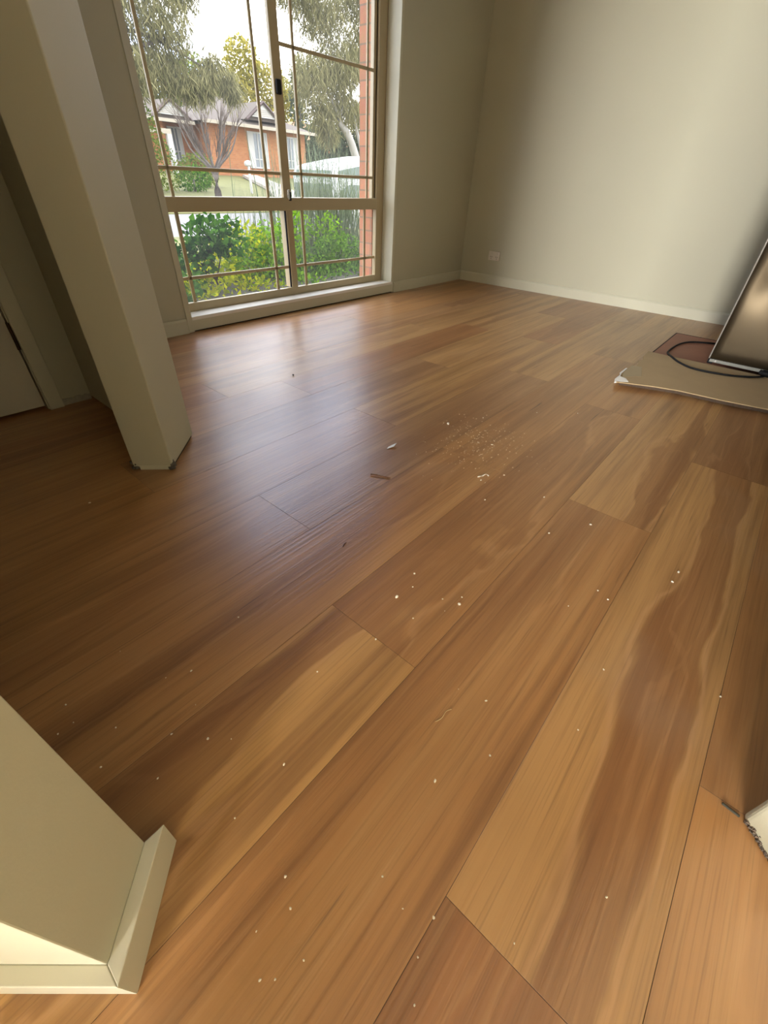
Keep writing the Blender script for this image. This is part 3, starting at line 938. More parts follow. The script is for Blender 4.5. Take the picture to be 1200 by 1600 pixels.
def leaves(name, items, m, parent):
    """items: (pos, direction, side, length, width, shade)"""
    vs_, fs, sh = [], [], []
    for (p, d, s, ln, wd, c) in items:
        n_ = len(vs_)
        up = d.cross(s)
        mid = p + d * (ln * 0.45) + up * (ln * 0.06)
        vs_ += [p, mid + s * (wd * 0.5), p + d * ln, mid - s * (wd * 0.5), p + d * (ln * 0.45)]
        fs += [(n_, n_ + 1, n_ + 4), (n_ + 1, n_ + 2, n_ + 4), (n_ + 2, n_ + 3, n_ + 4), (n_ + 3, n_, n_ + 4)]
        sh += [c] * 5
    me_ = bpy.data.meshes.new(name)
    me_.from_pydata([tuple(v) for v in vs_], [], fs)
    me_.update()
    a_ = me_.attributes.new('leaf', 'FLOAT', 'POINT')
    a_.data.foreach_set('value', sh)
    me_.materials.append(m)
    o_ = bpy.data.objects.new(name, me_)
    COL.objects.link(o_)
    if parent:
        o_.parent = parent
    return o_

def rdir(rg, droop=0.0):
    while True:
        v = Vector((rg.uniform(-1, 1), rg.uniform(-1, 1), rg.uniform(-1, 1)))
        if 0.1 < v.length < 1:
            break
    v.normalize()
    v.z -= droop
    v.normalize()
    return v
def perp(rg, d):
    while True:
        s = d.cross(rdir(rg))
        if s.length > 0.1:
            return s.normalized()
def clump(rg, c, r, n_, ln, wd, droop=0.0, shell=0.0, base=0.5, var=0.5):
    out = []
    for _ in range(n_):
        d = rdir(rg)
        q = (rg.random() ** 0.5) * (1 - shell) + shell
        p = Vector((c[0] + d.x * r[0] * q, c[1] + d.y * r[1] * q, c[2] + d.z * r[2] * q))
        dd = (rdir(rg) + d * 0.6)
        dd.z -= droop
        dd.normalize()
        k = rg.uniform(0.7, 1.3)
        out.append((p, dd, perp(rg, dd), ln * k, wd * k, min(1, max(0, base + rg.uniform(-var, var)))))
    return out

BARK = mat('grey_bark', (0.11, 0.09, 0.075), 0.95, noise=0.3, nscale=8)
PALEBARK = mat('pale_gum_bark', (0.29, 0.27, 0.235), 0.9, noise=0.25, nscale=2)
TWIG = mat('brown_twigs', (0.075, 0.055, 0.04), 0.95, noise=0.2, nscale=10)

def plant(name, loc, label, cat, clumps, lm, seed_, stems=None, stem_mat=None, leafpart='foliage', stempart='stem', group=None, extra=None):
    rg = random.Random(seed_)
    root = empty(name, loc)
    tag(root, label, cat, group)
    its = []
    for c in clumps:
        its += clump(rg, *c)
    if extra:
        its += extra(rg)
    leaves(leafpart, its, lm, root)
    if stems:
        for st in stems:
            MB().tube(st[0], st[1], 7).build(stempart, stem_mat or BARK, root, smooth=True)
    return root

# --- near shrubs below the window
LM_ROSE = leaf_mat('rose_leaves', (0.016, 0.060, 0.010), (0.100, 0.240, 0.030))
LM_YEL = leaf_mat('lime_leaves', (0.090, 0.165, 0.006), (0.46, 0.47, 0.010), 0.45)
LM_GRN = leaf_mat('fresh_green_leaves', (0.035, 0.105, 0.006), (0.190, 0.350, 0.016), 0.4)
LM_DGR = leaf_mat('deep_green_leaves', (0.020, 0.060, 0.008), (0.115, 0.230, 0.025), 0.3)
LM_REED = leaf_mat('grey_green_reeds', (0.060, 0.085, 0.045), (0.200, 0.240, 0.140), 0.4)
gzb = -0.25
plant('rose_bush', (2.28, 3.95, gzb), 'dark leaved bush on a slim bare stem behind the left lower pane', 'shrub',
      [((0.02, 0, 0.55), (0.20, 0.18, 0.17), 330, 0.062, 0.042, 0.1, 0.2, 0.35, 0.4),
       ((-0.16, 0.05, 0.40), (0.20, 0.18, 0.16), 230, 0.062, 0.042, 0.1, 0.2, 0.3, 0.4),
       ((0.24, 0.05, 0.55), (0.16, 0.16, 0.16), 190, 0.060, 0.040, 0.1, 0.2, 0.5, 0.4),
       ((-0.30, 0.0, 0.20), (0.16, 0.15, 0.12), 70, 0.06, 0.04, 0.1, 0.2, 0.5, 0.4)], LM_ROSE, 11,
      stems=[([(0.05, 0, 0), (0.04, 0.0, 0.15), (0.0, 0, 0.30), (0.03, 0, 0.55)], [0.011, 0.010, 0.008, 0.004]),
             ([(0.02, 0, 0.24), (0.10, 0.02, 0.38), (0.2, 0.05, 0.55)], [0.008, 0.006, 0.004]),
             ([(0.02, 0, 0.24), (-0.10, 0.02, 0.36), (-0.2, 0.05, 0.45)], [0.007, 0.006, 0.004])], stem_mat=TWIG)
plant('lime_shrub', (2.50, 4.35, gzb), 'bright yellow green leafy shrub behind the bare stem of the dark bush', 'shrub',
      [((-0.25, 0, 0.13), (0.30, 0.22, 0.16), 480, 0.058, 0.033, 0, 0.2, 0.75, 0.4),
       ((0.15, 0.1, 0.20), (0.35, 0.25, 0.22), 608, 0.058, 0.033, 0, 0.2, 0.55, 0.5),
       ((0.50, 0.1, 0.36), (0.28, 0.25, 0.26), 416, 0.055, 0.030, 0, 0.2, 0.55, 0.5)], LM_YEL, 12,
      stems=[([(0.0, 0, 0), (0.02, 0, 0.3)], [0.01, 0.005]), ([(0.3, 0.1, 0), (0.34, 0.1, 0.4)], [0.01, 0.005])], stem_mat=TWIG)
plant('green_shrub', (3.20, 4.30, gzb), 'fresh green shrub behind the middle of the lower window', 'shrub',
      [((-0.20, 0, 0.22), (0.32, 0.28, 0.24), 832, 0.051, 0.028, 0, 0.2, 0.5, 0.5),
       ((0.10, 0.1, 0.40), (0.30, 0.28, 0.24), 672, 0.051, 0.028, 0, 0.2, 0.6, 0.5),
       ((0.32, -0.1, 0.18), (0.28, 0.25, 0.18), 416, 0.051, 0.028, 0, 0.2, 0.4, 0.4)], LM_GRN, 13,
      stems=[([(-0.1, -0.15, 0), (-0.08, -0.1, 0.3)], [0.01, 0.006]), ([(0.1, 0, 0), (0.12, 0, 0.35)], [0.01, 0.006])], stem_mat=TWIG)
plant('dark_shrub', (4.05, 4.25, gzb), 'deep green shrub behind the right lower pane near the bricks', 'shrub',
      [((-0.30, 0, 0.22), (0.30, 0.25, 0.24), 832, 0.047, 0.022, 0, 0.2, 0.45, 0.5),
       ((0.05, 0.0, 0.28), (0.32, 0.25, 0.26), 832, 0.047, 0.022, 0, 0.2, 0.5, 0.5),
       ((0.40, 0.0, 0.20), (0.32, 0.25, 0.28), 672, 0.051, 0.024, 0, 0.2, 0.5, 0.5)], LM_DGR, 14,
      stems=[([(-0.2, 0, 0), (-0.2, 0, 0.3)], [0.01, 0.006]), ([(0.2, 0, 0), (0.22, 0, 0.3)], [0.01, 0.006])], stem_mat=TWIG)
plant('bright_shrub', (4.15, 4.75, gzb), 'light green shrub rising between the reeds behind the right lower pane', 'shrub',
      [((-0.25, 0, 0.52), (0.22, 0.2, 0.20), 272, 0.055, 0.028, 0, 0.2, 0.7, 0.4),
       ((0.30, 0.0, 0.45), (0.25, 0.2, 0.22), 304, 0.055, 0.028, 0, 0.2, 0.7, 0.4)], LM_GRN, 15,
      stems=[([(-0.2, 0, 0), (-0.22, 0, 0.5)], [0.008, 0.005]), ([(0.2, 0, 0), (0.27, 0, 0.45)], [0.008, 0.005])], stem_mat=TWIG)
plant('low_herb', (1.72, 3.55, gzb), 'low broad leaved plant at the left bottom corner of the window', 'plant',
      [((0.0, 0, 0.14), (0.14, 0.14, 0.12), 70, 0.085, 0.05, 0, 0.2, 0.45, 0.5),
       ((0.12, 0.05, 0.30), (0.10, 0.12, 0.12), 40, 0.07, 0.045, 0, 0.2, 0.4, 0.4)], LM_ROSE, 16)
plant('twiggy_shrub', (2.10, 4.8, gzb), 'sparse red tinged twiggy shrub left of the dark leaved bush', 'shrub',
      [((0, 0, 0.55), (0.28, 0.2, 0.22), 70, 0.05, 0.03, 0, 0.2, 0.5, 0.5)], leaf_mat('russet_leaves', (0.10, 0.06, 0.04), (0.20, 0.14, 0.07)), 17,
      stems=[([(0.0, 0, 0), (-0.1, 0, 0.4), (-0.22, 0, 0.7)], [0.008, 0.005, 0.003]), ([(0.0, 0, 0), (0.05, 0, 0.4), (0.15, 0, 0.75)], [0.008, 0.005, 0.003]),
             ([(0, 0, 0.2), (-0.2, 0.05, 0.4), (-0.32, 0.05, 0.5)], [0.005, 0.004, 0.002])], stem_mat=TWIG)

for (nm, x, y, lm, sd_, lab, n_) in (('lime_plant', 2.05, 3.75, LM_YEL, 61, 'low yellow leaved plant at the foot of the dark leaved bush', 260),
                                 ('lime_plant', 2.62, 3.80, LM_YEL, 62, 'low lime plant behind the lower left pane next to the centre bar', 240),
                                 ('green_plant', 3.15, 3.80, LM_GRN, 63, 'low green plant behind the bottom of the window centre', 260),
                                 ('green_plant', 3.62, 3.85, LM_DGR, 64, 'low deep green plant at the bottom of the right lower pane', 260),
                                 ('green_plant', 4.12, 3.80, LM_DGR, 65, 'low deep green plant nearest the brick edge at the sill', 240)):
    plant(nm, (x, y, gzb), lab, 'plant', [((0, 0, 0.10), (0.32, 0.26, 0.13), int(n_ * 1.5), 0.056, 0.031, -0.2, 0.1, 0.5, 0.5), ((0, 0.25, 0.10), (0.32, 0.26, 0.16), int(n_ * 1.5), 0.056, 0.031, -0.2, 0.1, 0.5, 0.5)], lm, sd_)
def reeds(name, loc, n_, hmin, hmax, spread, label, seed_, lean=0.35, wd=0.010, group=None):
    rg = random.Random(seed_)
    root = empty(name, loc)
    tag(root, label, 'reed', group)
    vs_, fs, sh = [], [], []
    for _ in range(n_):
        bx, by = rg.gauss(0, spread[0]), rg.gauss(0, spread[1])
        a = rg.uniform(0, 2 * math.pi)
        h = rg.uniform(hmin, hmax)
        out = h * rg.uniform(0.05, lean)
        c = rg.random()
        sd_ = Vector((-math.sin(a), math.cos(a), 0)) * (wd * 0.5)
        n0 = len(vs_)
        K = 6
        for k in range(K + 1):
            t = k / K
            r_ = out * t * t
            droop = out * 0.55 * t ** 4
            p = Vector((bx + math.cos(a) * r_, by + math.sin(a) * r_, h * t - droop))
            tw_ = (1 - t) ** 0.6
            vs_ += [p + sd_ * tw_, p - sd_ * tw_]
            sh += [c, c]
        for k in range(K):
            fs.append((n0 + 2 * k, n0 + 2 * k + 1, n0 + 2 * k + 3, n0 + 2 * k + 2))
    me_ = bpy.data.meshes.new('blades')
    me_.from_pydata([tuple(v) for v in vs_], [], fs)
    me_.update()
    a_ = me_.attributes.new('leaf', 'FLOAT', 'POINT')
    a_.data.foreach_set('value', sh)
    me_.materials.append(LM_REED)
    o_ = bpy.data.objects.new('blades', me_)
    COL.objects.link(o_)
    o_.parent = root
    return root
reeds('reed_clump', (4.55, 5.15, gzb), 460, 0.80, 1.62, (0.42, 0.14), 'tall grey green reeds in front of the white van behind the right pane', 21, 0.28, 0.014)
reeds('reed_clump', (5.25, 5.05, gzb), 280, 0.8, 1.5, (0.30, 0.16), 'grey green reeds nearest the brick edge of the window', 22, 0.5, 0.014)
reeds('reed_clump', (3.72, 5.45, gzb), 150, 0.45, 0.80, (0.22, 0.15), 'drooping grey grass tuft behind the centre of the window', 23, 0.8, 0.013)
reeds('reed_clump', (4.05, 5.75, gzb), 60, 0.5, 1.0, (0.35, 0.12), 'thin seeding grass stalks left of the tall reeds', 24, 0.3, 0.008)

# ---------------------------------------------------------------- the house across the street
TILE = mat('brown_roof_tiles', (0.085, 0.066, 0.050), 0.85, noise=0.15, nscale=6, bump=0.5, bscale=12)
WHITE = mat('white_joinery', (0.42, 0.41, 0.38), 0.6, noise=0.03, nscale=6)
CREAM = mat('cream_joinery', (0.33, 0.29, 0.22), 0.7, noise=0.03, nscale=6)
BROWN = mat('brown_bargeboard', (0.07, 0.045, 0.04), 0.7, noise=0.1, nscale=6)
PANE = mat('dim_pane', (0.13, 0.15, 0.16), 0.15, noise=0.2, nscale=1)
hs = empty('brick_house', (19.0, 28.0, 0.72))
tag(hs, 'orange brick house with brown tiled roof across the street', 'house')
RH = rel(hs.location)
ZB, ZE = 0.55, 3.05
# main block: facade y = 28, x 17.3..24.4 ; left wing set back y = 29.6, x 13.4..17.3 ; garage wing x 11.6..15.0 y = 28.3
MB().box(17.4, 28.0, ZB, 24.4, 36.0, ZE).build('main_wall', BRICK_FAR, hs, xf=RH)
MB().box(15.0, 30.0, ZB, 17.4, 36.0, ZE).build('porch_wall', BRICK_FAR, hs, xf=RH)
MB().box(11.4, 28.8, ZB, 15.3, 36.0, ZE - 0.15).build('garage_wall', BRICK_FAR, hs, xf=RH)
def hip(x0, x1, y0, y1, z0, rise, inset):
    m_ = MB()
    ym = (y0 + y1) / 2
    v = [(x0, y0, z0), (x1, y0, z0), (x1, y1, z0), (x0, y1, z0), (x0 + inset, ym, z0 + rise), (x1 - inset, ym, z0 + rise)]
    m_.add(v, [(0, 1, 5, 4), (1, 2, 5), (2, 3, 4, 5), (3, 0, 4), (3, 2, 1, 0)])
    return m_
hip(16.9, 24.9, 27.4, 36.6, ZE, 1.55, 3.9).build('roof', TILE, hs, xf=RH)
hip(11.0, 18.6, 28.3, 36.6, ZE - 0.1, 1.45, 3.6).build('roof', TILE, hs, xf=RH)
def gable(xc, y, hw, z0, h):
    g = MB().add([(xc - hw, y, z0), (xc + hw, y, z0), (xc, y, z0 + h), (xc - hw, y + 0.1, z0), (xc + hw, y + 0.1, z0), (xc, y + 0.1, z0 + h)],
                 [(0, 1, 2), (5, 4, 3), (0, 3, 4, 1), (1, 4, 5, 2), (2, 5, 3, 0)])
    g.build('gable', WHITE, hs, xf=RH)
    bb = MB()
    for s in (-1, 1):
        bb.tube([(xc + s * (hw + 0.22), y - 0.08, z0 - 0.16), (xc, y - 0.08, z0 + h + 0.06)], 0.075, 4)
    bb.build('bargeboard', BROWN, hs, xf=RH)
    rr = MB().add([(xc - hw - 0.25, y - 0.1, z0 - 0.15), (xc, y - 0.1, z0 + h + 0.1), (xc + hw + 0.25, y - 0.1, z0 - 0.15),
                   (xc - hw - 0.25, y + 2.6, z0 - 0.15), (xc, y + 2.6, z0 + h + 0.1), (xc + hw + 0.25, y + 2.6, z0 - 0.15)], [(0, 1, 4, 3), (1, 2, 5, 4), (0, 3, 5, 2), (0, 2, 1), (3, 4, 5)])
    rr.v = [(x, max(yy, y + 0.12), z) for x, yy, z in rr.v]
    rr.build('gable_roof', TILE, hs, xf=RH)
    sl_ = MB()
    for k in range(4):
        zz = z0 + h * 0.12 + k * h * 0.13
        w_ = hw * (1 - (zz - z0) / h) * 0.8
        sl_.box(xc - w_, y - 0.02, zz, xc + w_, y + 0.01, zz + 0.02)
    sl_.build('vent_slats', CREAM, hs, xf=RH)
gable(21.1, 27.75, 1.02, 3.50, 0.62)
gable(15.65, 28.35, 0.9, 3.15, 0.55)
gt = MB().box(16.85, 27.32, ZE - 0.10, 24.95, 27.42, ZE + 0.05)
gt.build('gutter', CREAM, hs, xf=RH)
MB().box(10.95, 28.22, ZE - 0.2, 16.85, 28.32, ZE - 0.06).build('gutter', CREAM, hs, xf=RH)
MB().box(11.3, 27.9, 2.35, 15.2, 28.1, 2.55).build('porch_beam', CREAM, hs, xf=RH)
MB().box(14.95, 27.9, ZB, 15.2, 28.1, 2.35).build('porch_post', WHITE, hs, xf=RH)
def hwin(x0, x1, z0, z1, y):
    f_ = MB()
    t = 0.07
    f_.box(x0, y - 0.06, z0, x0 + t, y, z1).box(x1 - t, y - 0.06, z0, x1, y, z1).box(x0 + t, y - 0.06, z0, x1 - t, y, z0 + t).box(x0 + t, y - 0.06, z1 - t, x1 - t, y, z1)
    f_.box((x0 + x1) / 2 - 0.03, y - 0.055, z0 + t, (x0 + x1) / 2 + 0.03, y, z1 - t).box(x0 + t, y - 0.05, z0 + 0.42, x1 - t, y, z0 + 0.46)
    fo = f_.build('window', WHITE, hs, xf=RH)
    MB().box(x0 + 0.02, y - 0.03, z0 + 0.02, x1 - 0.02, y - 0.02, z1 - 0.02).build('pane', PANE, fo, xf=RH)
    MB().box(x0 + 0.05, y - 0.035, z0 + 0.05, x0 + (x1 - x0) * 0.3, y - 0.031, z1 - 0.05).box(x1 - (x1 - x0) * 0.3, y - 0.035, z0 + 0.05, x1 - 0.05, y - 0.031, z1 - 0.05).build('curtain', WHITE, fo, xf=RH)
hwin(19.95, 21.35, 1.15, 2.85, 28.0)
hwin(22.6, 23.7, 1.20, 2.80, 28.0)
hwin(16.1, 16.9, 1.3, 2.8, 30.0)
hwin(15.3, 15.9, 0.75, 2.8, 30.0)
gd = MB().box(12.2, 28.7, ZB, 14.4, 28.82, 2.3)
for k in range(5):
    gd.box(12.2, 28.68, 0.7 + k * 0.33, 14.4, 28.71, 0.72 + k * 0.33)
gd.build('garage_door', WHITE, hs, xf=RH)
MB().box(20.1, 27.93, 1.0, 21.2, 28.0, 1.10).build('window_sill', BRICK_FAR, hs, xf=RH)

o2 = empty('far_house', (40, 45, 1))
tag(o2, 'distant house with an orange tiled roof between the trees', 'house')
MB().box(37.5, 45, 0.7, 46.0, 52, 3.6).build('wall', BRICK_FAR, o2, xf=rel(o2.location))
hip(36.9, 46.6, 44.4, 52.6, 3.6, 2.0, 3.5).build('roof', mat('orange_roof_tiles', (0.33, 0.18, 0.09), 0.85, noise=0.15, nscale=5), o2, xf=rel(o2.location))

# letterbox
lb = empty('letterbox', (14.15, 20.0, gz(14.1, 20.0)))
tag(lb, 'small white letterbox on a post by the driveway', 'letterbox')
MB().box(-0.04, -0.04, -0.05, 0.04, 0.04, 0.95).build('post', WHITE, lb)
MB().tube([(-0.17, 0, 1.02), (-0.14, 0, 1.02), (0.0, 0, 1.04), (0.14, 0, 1.02), (0.17, 0, 1.02)], [0.06, 0.09, 0.11, 0.09, 0.06], 14).build('box', WHITE, lb, smooth=True)

# white van in the street
vn = empty('white_van', (12.6, 11.6, -0.30))
tag(vn, 'white van parked in the street half hidden by the reeds', 'van')
VW = mat('van_paint', (0.42, 0.42, 0.41), 0.3, noise=0.02, nscale=3)
VG = mat('van_glass', (0.055, 0.085, 0.065), 0.3, noise=0.1, nscale=2)
prof = [(-2.28, 0.28), (2.6, 0.28), (2.62, 0.98), (2.5, 1.40), (2.1, 1.62), (1.2, 1.70), (0.0, 1.66), (-1.0, 1.54), (-1.85, 1.40), (-2.2, 1.32), (-2.28, 1.15)]
def van_prism(pr_, ya, yb):
    m_ = MB()
    n_ = len(pr_)
    m_.add([(x, ya, z) for x, z in pr_] + [(x, yb, z) for x, z in pr_], [tuple(range(n_)), tuple(range(2 * n_ - 1, n_ - 1, -1))] + [(i, (i + 1) % n_, (i + 1) % n_ + n_, i + n_) for i in range(n_)])
    return m_
van_prism(prof, -0.88, 0.88).build('body', VW, vn, bevel=0.06)
for (xa, xb, za, zb) in ((-2.1, -1.25, 1.25, 1.38), (-1.20, 0.05, 1.40, 1.53), (0.10, 1.30, 1.54, 1.57), (1.36, 2.2, 1.57, 1.52)):
    van_prism([(xa, 1.09), (xb, 1.09), (xb, zb), (xa, za)], -0.895, -0.87).build('side_window', VG, vn)
van_prism([(-2.05, 0.30), (2.58, 0.30), (2.60, 0.99), (-1.70, 0.95), (-2.05, 0.8)], -0.892, -0.87).build('side_reflection', mat('van_reflection', (0.085, 0.105, 0.085), 0.4, noise=0.05, nscale=3), vn)  # green-grey reflection on the white side, put into the colour
van_prism([(-2.295, 1.08), (-2.27, 1.08), (-2.22, 1.25), (-2.25, 1.25)], -0.72, 0.72).build('rear_window', VG, vn)
van_prism([(-2.295, 0.62), (-2.27, 0.62), (-2.27, 0.95), (-2.295, 0.95)], -0.78, 0.78).build('rear_reflection', MATS['van_reflection'], vn)  # same painted reflection on the white rear face
for wx in (-1.45, 1.45):
    MB().tube([(wx, -0.92, 0.31), (wx, -0.70, 0.31)], 0.31, 20).build('wheel', BLACK, vn)
    MB().tube([(wx, -0.93, 0.31), (wx, -0.90, 0.31)], 0.18, 16).build('hubcap', CHROME, vn)
MB().box(-2.36, -0.80, 0.32, -2.20, 0.80, 0.60).build('bumper', VW, vn, bevel=0.03)

# ---------------------------------------------------------------- trees and hedges
LM_EUC = leaf_mat('gum_leaves', (0.120, 0.118, 0.050), (0.340, 0.310, 0.150), 0.45)
LM_POP = leaf_mat('poplar_leaves', (0.165, 0.160, 0.035), (0.37, 0.31, 0.06), 0.4)
LM_HDG = leaf_mat('hedge_leaves', (0.060, 0.095, 0.018), (0.185, 0.215, 0.040), 0.35)
LM_CON = leaf_mat('dark_conifer', (0.028, 0.038, 0.022), (0.085, 0.100, 0.055), 0.25)

def gum(name, loc, label, lumps, limbs, seed_, per=1900, ln=0.36, wd=0.030, bark=BARK):
    rg = random.Random(seed_)
    root = empty(name, loc)
    tag(root, label, 'tree')
    its = []
    for (c, r) in lumps:
        vol = max(0.4, (r[0] * r[2]))
        for _ in range(int(per * vol)):
            d = rdir(rg)
            q = rg.random() ** 0.45 * rg.choice((1.0, 1.0, 1.0, 1.0, 1.35))
            p = Vector((c[0] + d.x * r[0] * q, c[1] + d.y * r[1] * q, c[2] + d.z * r[2] * q))
            dd = rdir(rg, 1.3)
            k = rg.uniform(0.6, 1.3)
            its.append((p, dd, perp(rg, dd), ln * k, wd * k, min(1, max(0, 0.5 + rg.uniform(-0.5, 0.5)))))
    leaves('foliage', its, LM_EUC, root)
    for (pts, rad) in limbs:
        MB().tube(catmull(pts, 4), [rad[0] + (rad[1] - rad[0]) * i / ((len(pts) - 1) * 4) for i in range((len(pts) - 1) * 4 + 1)], 8).build('limb', bark, root, smooth=True)
    return root

gum('gum_tree', (8.0, 19.0, gz(8, 19)), 'drooping grey green gum tree overhanging the brick house on the left',
    [((1.6, 0, 5.2), (1.1, 1.0, 1.3)), ((3.0, 0.3, 4.5), (0.9, 0.9, 0.9)), ((2.4, 0.5, 3.5), (0.9, 0.8, 0.7)), ((3.4, 0.2, 3.2), (0.75, 0.7, 0.55)),
     ((1.4, 0, 3.3), (0.8, 0.8, 0.7)), ((2.6, 0, 6.4), (1.2, 1.0, 0.8)), ((0.6, 0, 4.5), (0.8, 0.9, 1.2)), ((3.9, 0.5, 5.6), (0.7, 0.7, 0.6)),
     ((4.6, 0.2, 3.7), (0.55, 0.5, 0.55)), ((5.2, 0.2, 3.35), (0.4, 0.4, 0.5)), ((4.0, 0.2, 3.3), (0.45, 0.5, 0.5))],
    [([(-1.2, 0, -0.1), (-1.0, 0, 2.0), (0.2, 0, 4.2), (1.6, 0, 5.6)], (0.22, 0.06)), ([(-0.6, 0, 2.8), (1.2, 0.1, 3.6), (3.0, 0.2, 4.2)], (0.10, 0.03)),
     ([(-0.2, 0, 3.6), (2.0, 0.2, 4.2), (4.6, 0.3, 3.6)], (0.08, 0.02))], 31)
gum('gum_tree', (20.6, 20.0, gz(20, 20)), 'tall gum tree with leaning pale trunks behind the white van',
    [((-1.0, 0, 4.7), (1.3, 1.0, 1.0)), ((-2.6, 0, 4.2), (1.0, 0.9, 0.9)), ((0.9, 0, 5.6), (1.3, 1.0, 1.1)), ((-1.6, 0.3, 6.3), (1.3, 1.0, 0.9)), ((-3.1, 0.3, 6.9), (1.1, 0.9, 0.8)),
     ((0.4, 0, 7.4), (1.6, 1.0, 1.0)), ((-0.6, 0.2, 3.4), (1.0, 0.8, 0.7)), ((-1.9, 0.2, 3.1), (0.7, 0.7, 0.6)), ((0.9, 0.5, 3.4), (0.5, 0.5, 0.6)), ((-1.5, 0.2, 2.4), (0.5, 0.5, 0.4))],
    [([(0.95, 0, -0.1), (0.55, 0, 1.0), (-0.2, 0, 2.3), (-1.0, 0, 2.9)], (0.24, 0.14)), ([(-0.4, 0, 2.5), (-1.4, 0.1, 3.7), (-2.4, 0.2, 4.6)], (0.10, 0.03)), ([(-0.9, 0, 2.85), (-0.4, 0.1, 4.0), (0.2, 0.2, 5.5)], (0.10, 0.03)),
     ([(1.4, 0.3, -0.1), (1.1, 0.3, 1.6), (0.5, 0.3, 3.0), (0.1, 0.3, 4.5)], (0.11, 0.05)), ([(1.5, 0.5, -0.1), (1.55, 0.5, 2.0), (1.2, 0.4, 3.6), (1.0, 0.3, 5.5)], (0.10, 0.04))], 32, per=2400, bark=PALEBARK)

def big(name, loc, label, lumps, lm, seed_, per, ln, wd, trunk, cat='tree', shell=0.3):
    rg = random.Random(seed_)
    cl_ = [(c, r, int(per * max(0.3, r[0] * r[2])), ln, wd, 0.2, shell, 0.5, 0.5) for c, r in lumps]
    return plant(name, loc, label, cat, cl_, lm, seed_, stems=[(trunk[0], trunk[1])] if trunk else None, leafpart='foliage', stempart='trunk')
big('poplar', (40.2, 56, 1.0), 'tall yellowing tree behind the brick house roof',
    [((-1.2, 0, 6.1), (2.6, 2.0, 2.6)), ((0.2, 0, 9.3), (2.1, 1.6, 2.3)), ((3.6, 0, 7.7), (2.9, 2.0, 2.4)), ((-3.6, 0, 5.6), (2.6, 2.0, 2.2)), ((6.2, 0, 6.1), (2.4, 2.0, 2.2))], LM_POP, 41, 300, 0.40, 0.24, ([(0, 0, -0.1), (0, 0, 4), (0.1, 0, 8)], [0.35, 0.25, 0.08]))
big('background_tree', (24.0, 44, 1.0), 'olive green tree behind the left end of the house roof',
    [((0, 0, 4.5), (2.6, 2.0, 2.6)), ((2.8, 0, 5.2), (2.2, 2.0, 2.2)), ((-2.4, 0, 4.0), (2.2, 2.0, 2.2))], LM_HDG, 42, 380, 0.32, 0.18, ([(0, 0, -0.1), (0, 0, 5)], [0.3, 0.1]))
big('dark_tree', (31.8, 35, 0.8), 'dark evergreen standing behind the tall reeds and the van',
    [((-1.2, 0, 1.8), (1.8, 1.2, 1.6)), ((1.4, 0, 2.0), (1.8, 1.2, 1.7)), ((4.0, 0, 2.2), (2.0, 1.2, 1.8)), ((6.0, 0, 2.0), (2.0, 1.2, 1.8))], LM_CON, 43, 620, 0.30, 0.15, ([(0, 0, -0.1), (0, 0, 2.5)], [0.2, 0.08]), shell=0.15)
big('slim_tree', (34.5, 40, 0.9), 'slim dark pointed tree right of the house roof',
    [((0, 0, 4.6), (0.9, 0.9, 2.6)), ((0.1, 0, 6.6), (0.7, 0.7, 1.6))], LM_CON, 44, 190, 0.4, 0.2, ([(0, 0, -0.1), (0, 0, 6)], [0.16, 0.05]), shell=0.1)
big('lime_tree', (34.6, 37.5, 0.9), 'bright lime green tree behind the leaning pale trunk',
    [((0, 0, 3.1), (1.2, 1.0, 1.0)), ((1.8, 0, 3.6), (1.2, 1.0, 1.0))], leaf_mat('bright_lime', (0.14, 0.19, 0.02), (0.30, 0.33, 0.04), 0.45), 45, 190, 0.34, 0.2, ([(0, 0, -0.1), (0, 0, 3)], [0.14, 0.06]))  # bright lime is the leaf colour
big('conifer_hedge', (10.35, 20, gz(10, 20)), 'tall yellow green hedge at the left edge of the window view',
    [((-0.5, 0, 1.1), (0.8, 0.7, 1.2)), ((0.1, 0.1, 0.7), (0.5, 0.6, 0.8)), ((-0.8, 0.1, 2.0), (0.7, 0.7, 0.8))], LM_HDG, 46, 800, 0.14, 0.06, ([(-0.4, 0, -0.1), (-0.4, 0, 1.5)], [0.08, 0.04]), cat='hedge', shell=0.45)
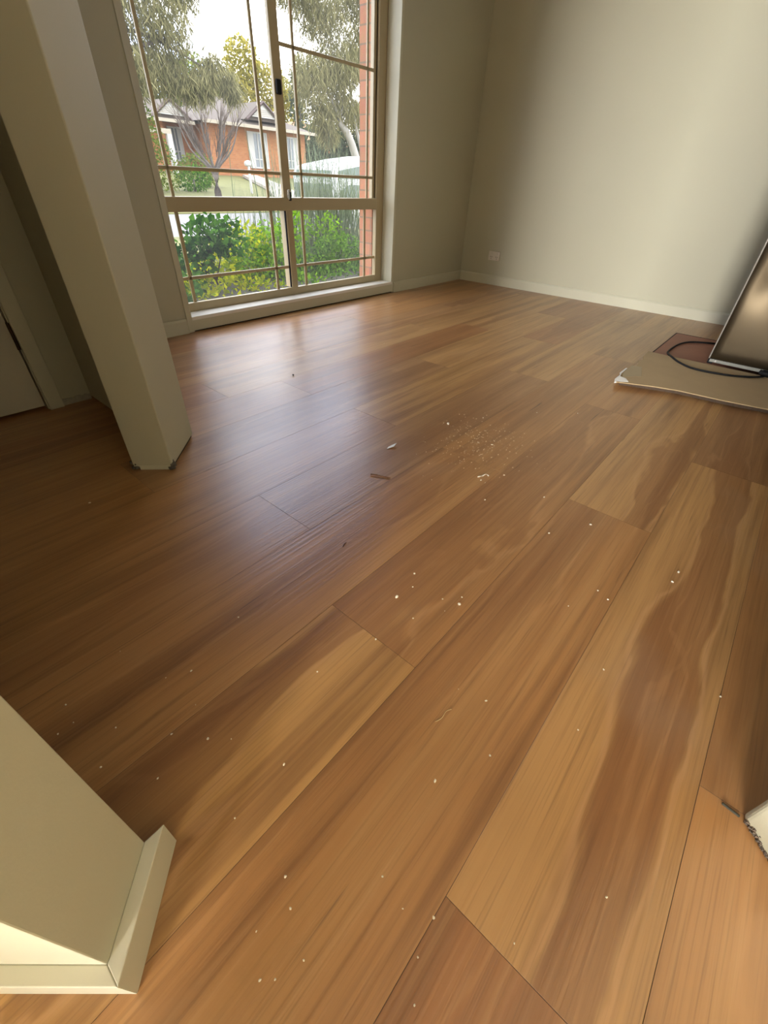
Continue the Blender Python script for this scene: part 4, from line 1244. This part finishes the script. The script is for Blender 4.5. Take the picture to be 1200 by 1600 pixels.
big('clipped_shrub', (11.6, 20.3, gz(11.6, 20.3)), 'rounded dark green shrub on the lawn left of the bare tree', [((0, 0, 0.42), (0.72, 0.6, 0.42)), ], LM_DGR, 47, 2600, 0.12, 0.06, ([(0, 0, -0.1), (0, 0, 0.4)], [0.05, 0.03]), cat='shrub', shell=0.5)
big('clipped_shrub', (12.9, 22.0, gz(12.9, 22.0)), 'taller green shrub behind the rounded shrub on the lawn', [((0, 0, 0.55), (0.85, 0.7, 0.62)), ], LM_HDG, 48, 1900, 0.13, 0.07, ([(0, 0, -0.1), (0, 0, 0.5)], [0.05, 0.03]), cat='shrub', shell=0.5)

# bare vase shaped tree on the far lawn
rg = random.Random(51)
bt = empty('bare_tree', (10.7, 17.2, gz(10.7, 17.2)))
tag(bt, 'bare vase shaped tree on the lawn in front of the brick house', 'tree')
MB().tube([(0, 0, -0.1), (0.0, 0, 0.35), (0.03, 0, 0.80)], [0.14, 0.12, 0.125], 9).build('trunk', BARK, bt, smooth=True)
for k in range(11):
    a = 2 * math.pi * k / 11 + rg.uniform(-0.2, 0.2)
    o1 = rg.uniform(0.25, 0.45)
    o3 = rg.uniform(0.45, 1.15)
    h = rg.uniform(1.9, 2.5)
    pts = [(0.02, 0, 0.65), (math.cos(a) * o1 * 0.4, math.sin(a) * o1 * 0.4, 1.0), (math.cos(a) * (o1 + o3) * 0.5, math.sin(a) * (o1 + o3) * 0.5, 1.5), (math.cos(a) * o3, math.sin(a) * o3, h)]
    br_ = MB().tube(catmull(pts, 3), [0.055, 0.05, 0.045, 0.04, 0.034, 0.03, 0.026, 0.022, 0.017, 0.012], 6).build('branch', BARK, bt, smooth=True)
    tw_ = MB()
    for q in range(26):
        t = rg.uniform(0.2, 0.98)
        p0 = Vector(pts[1]).lerp(Vector(pts[3]), t)
        d = Vector((math.cos(a + rg.uniform(-1, 1)), math.sin(a + rg.uniform(-1, 1)), rg.uniform(0.8, 2.2))).normalized()
        ln_ = rg.uniform(0.35, 0.8)
        tw_.tube([p0, p0 + d * ln_ * 0.5 + Vector((0, 0, 0.03)), p0 + d * ln_], [0.010, 0.007, 0.003], 4)
    tw_.build('twigs', TWIG, br_)
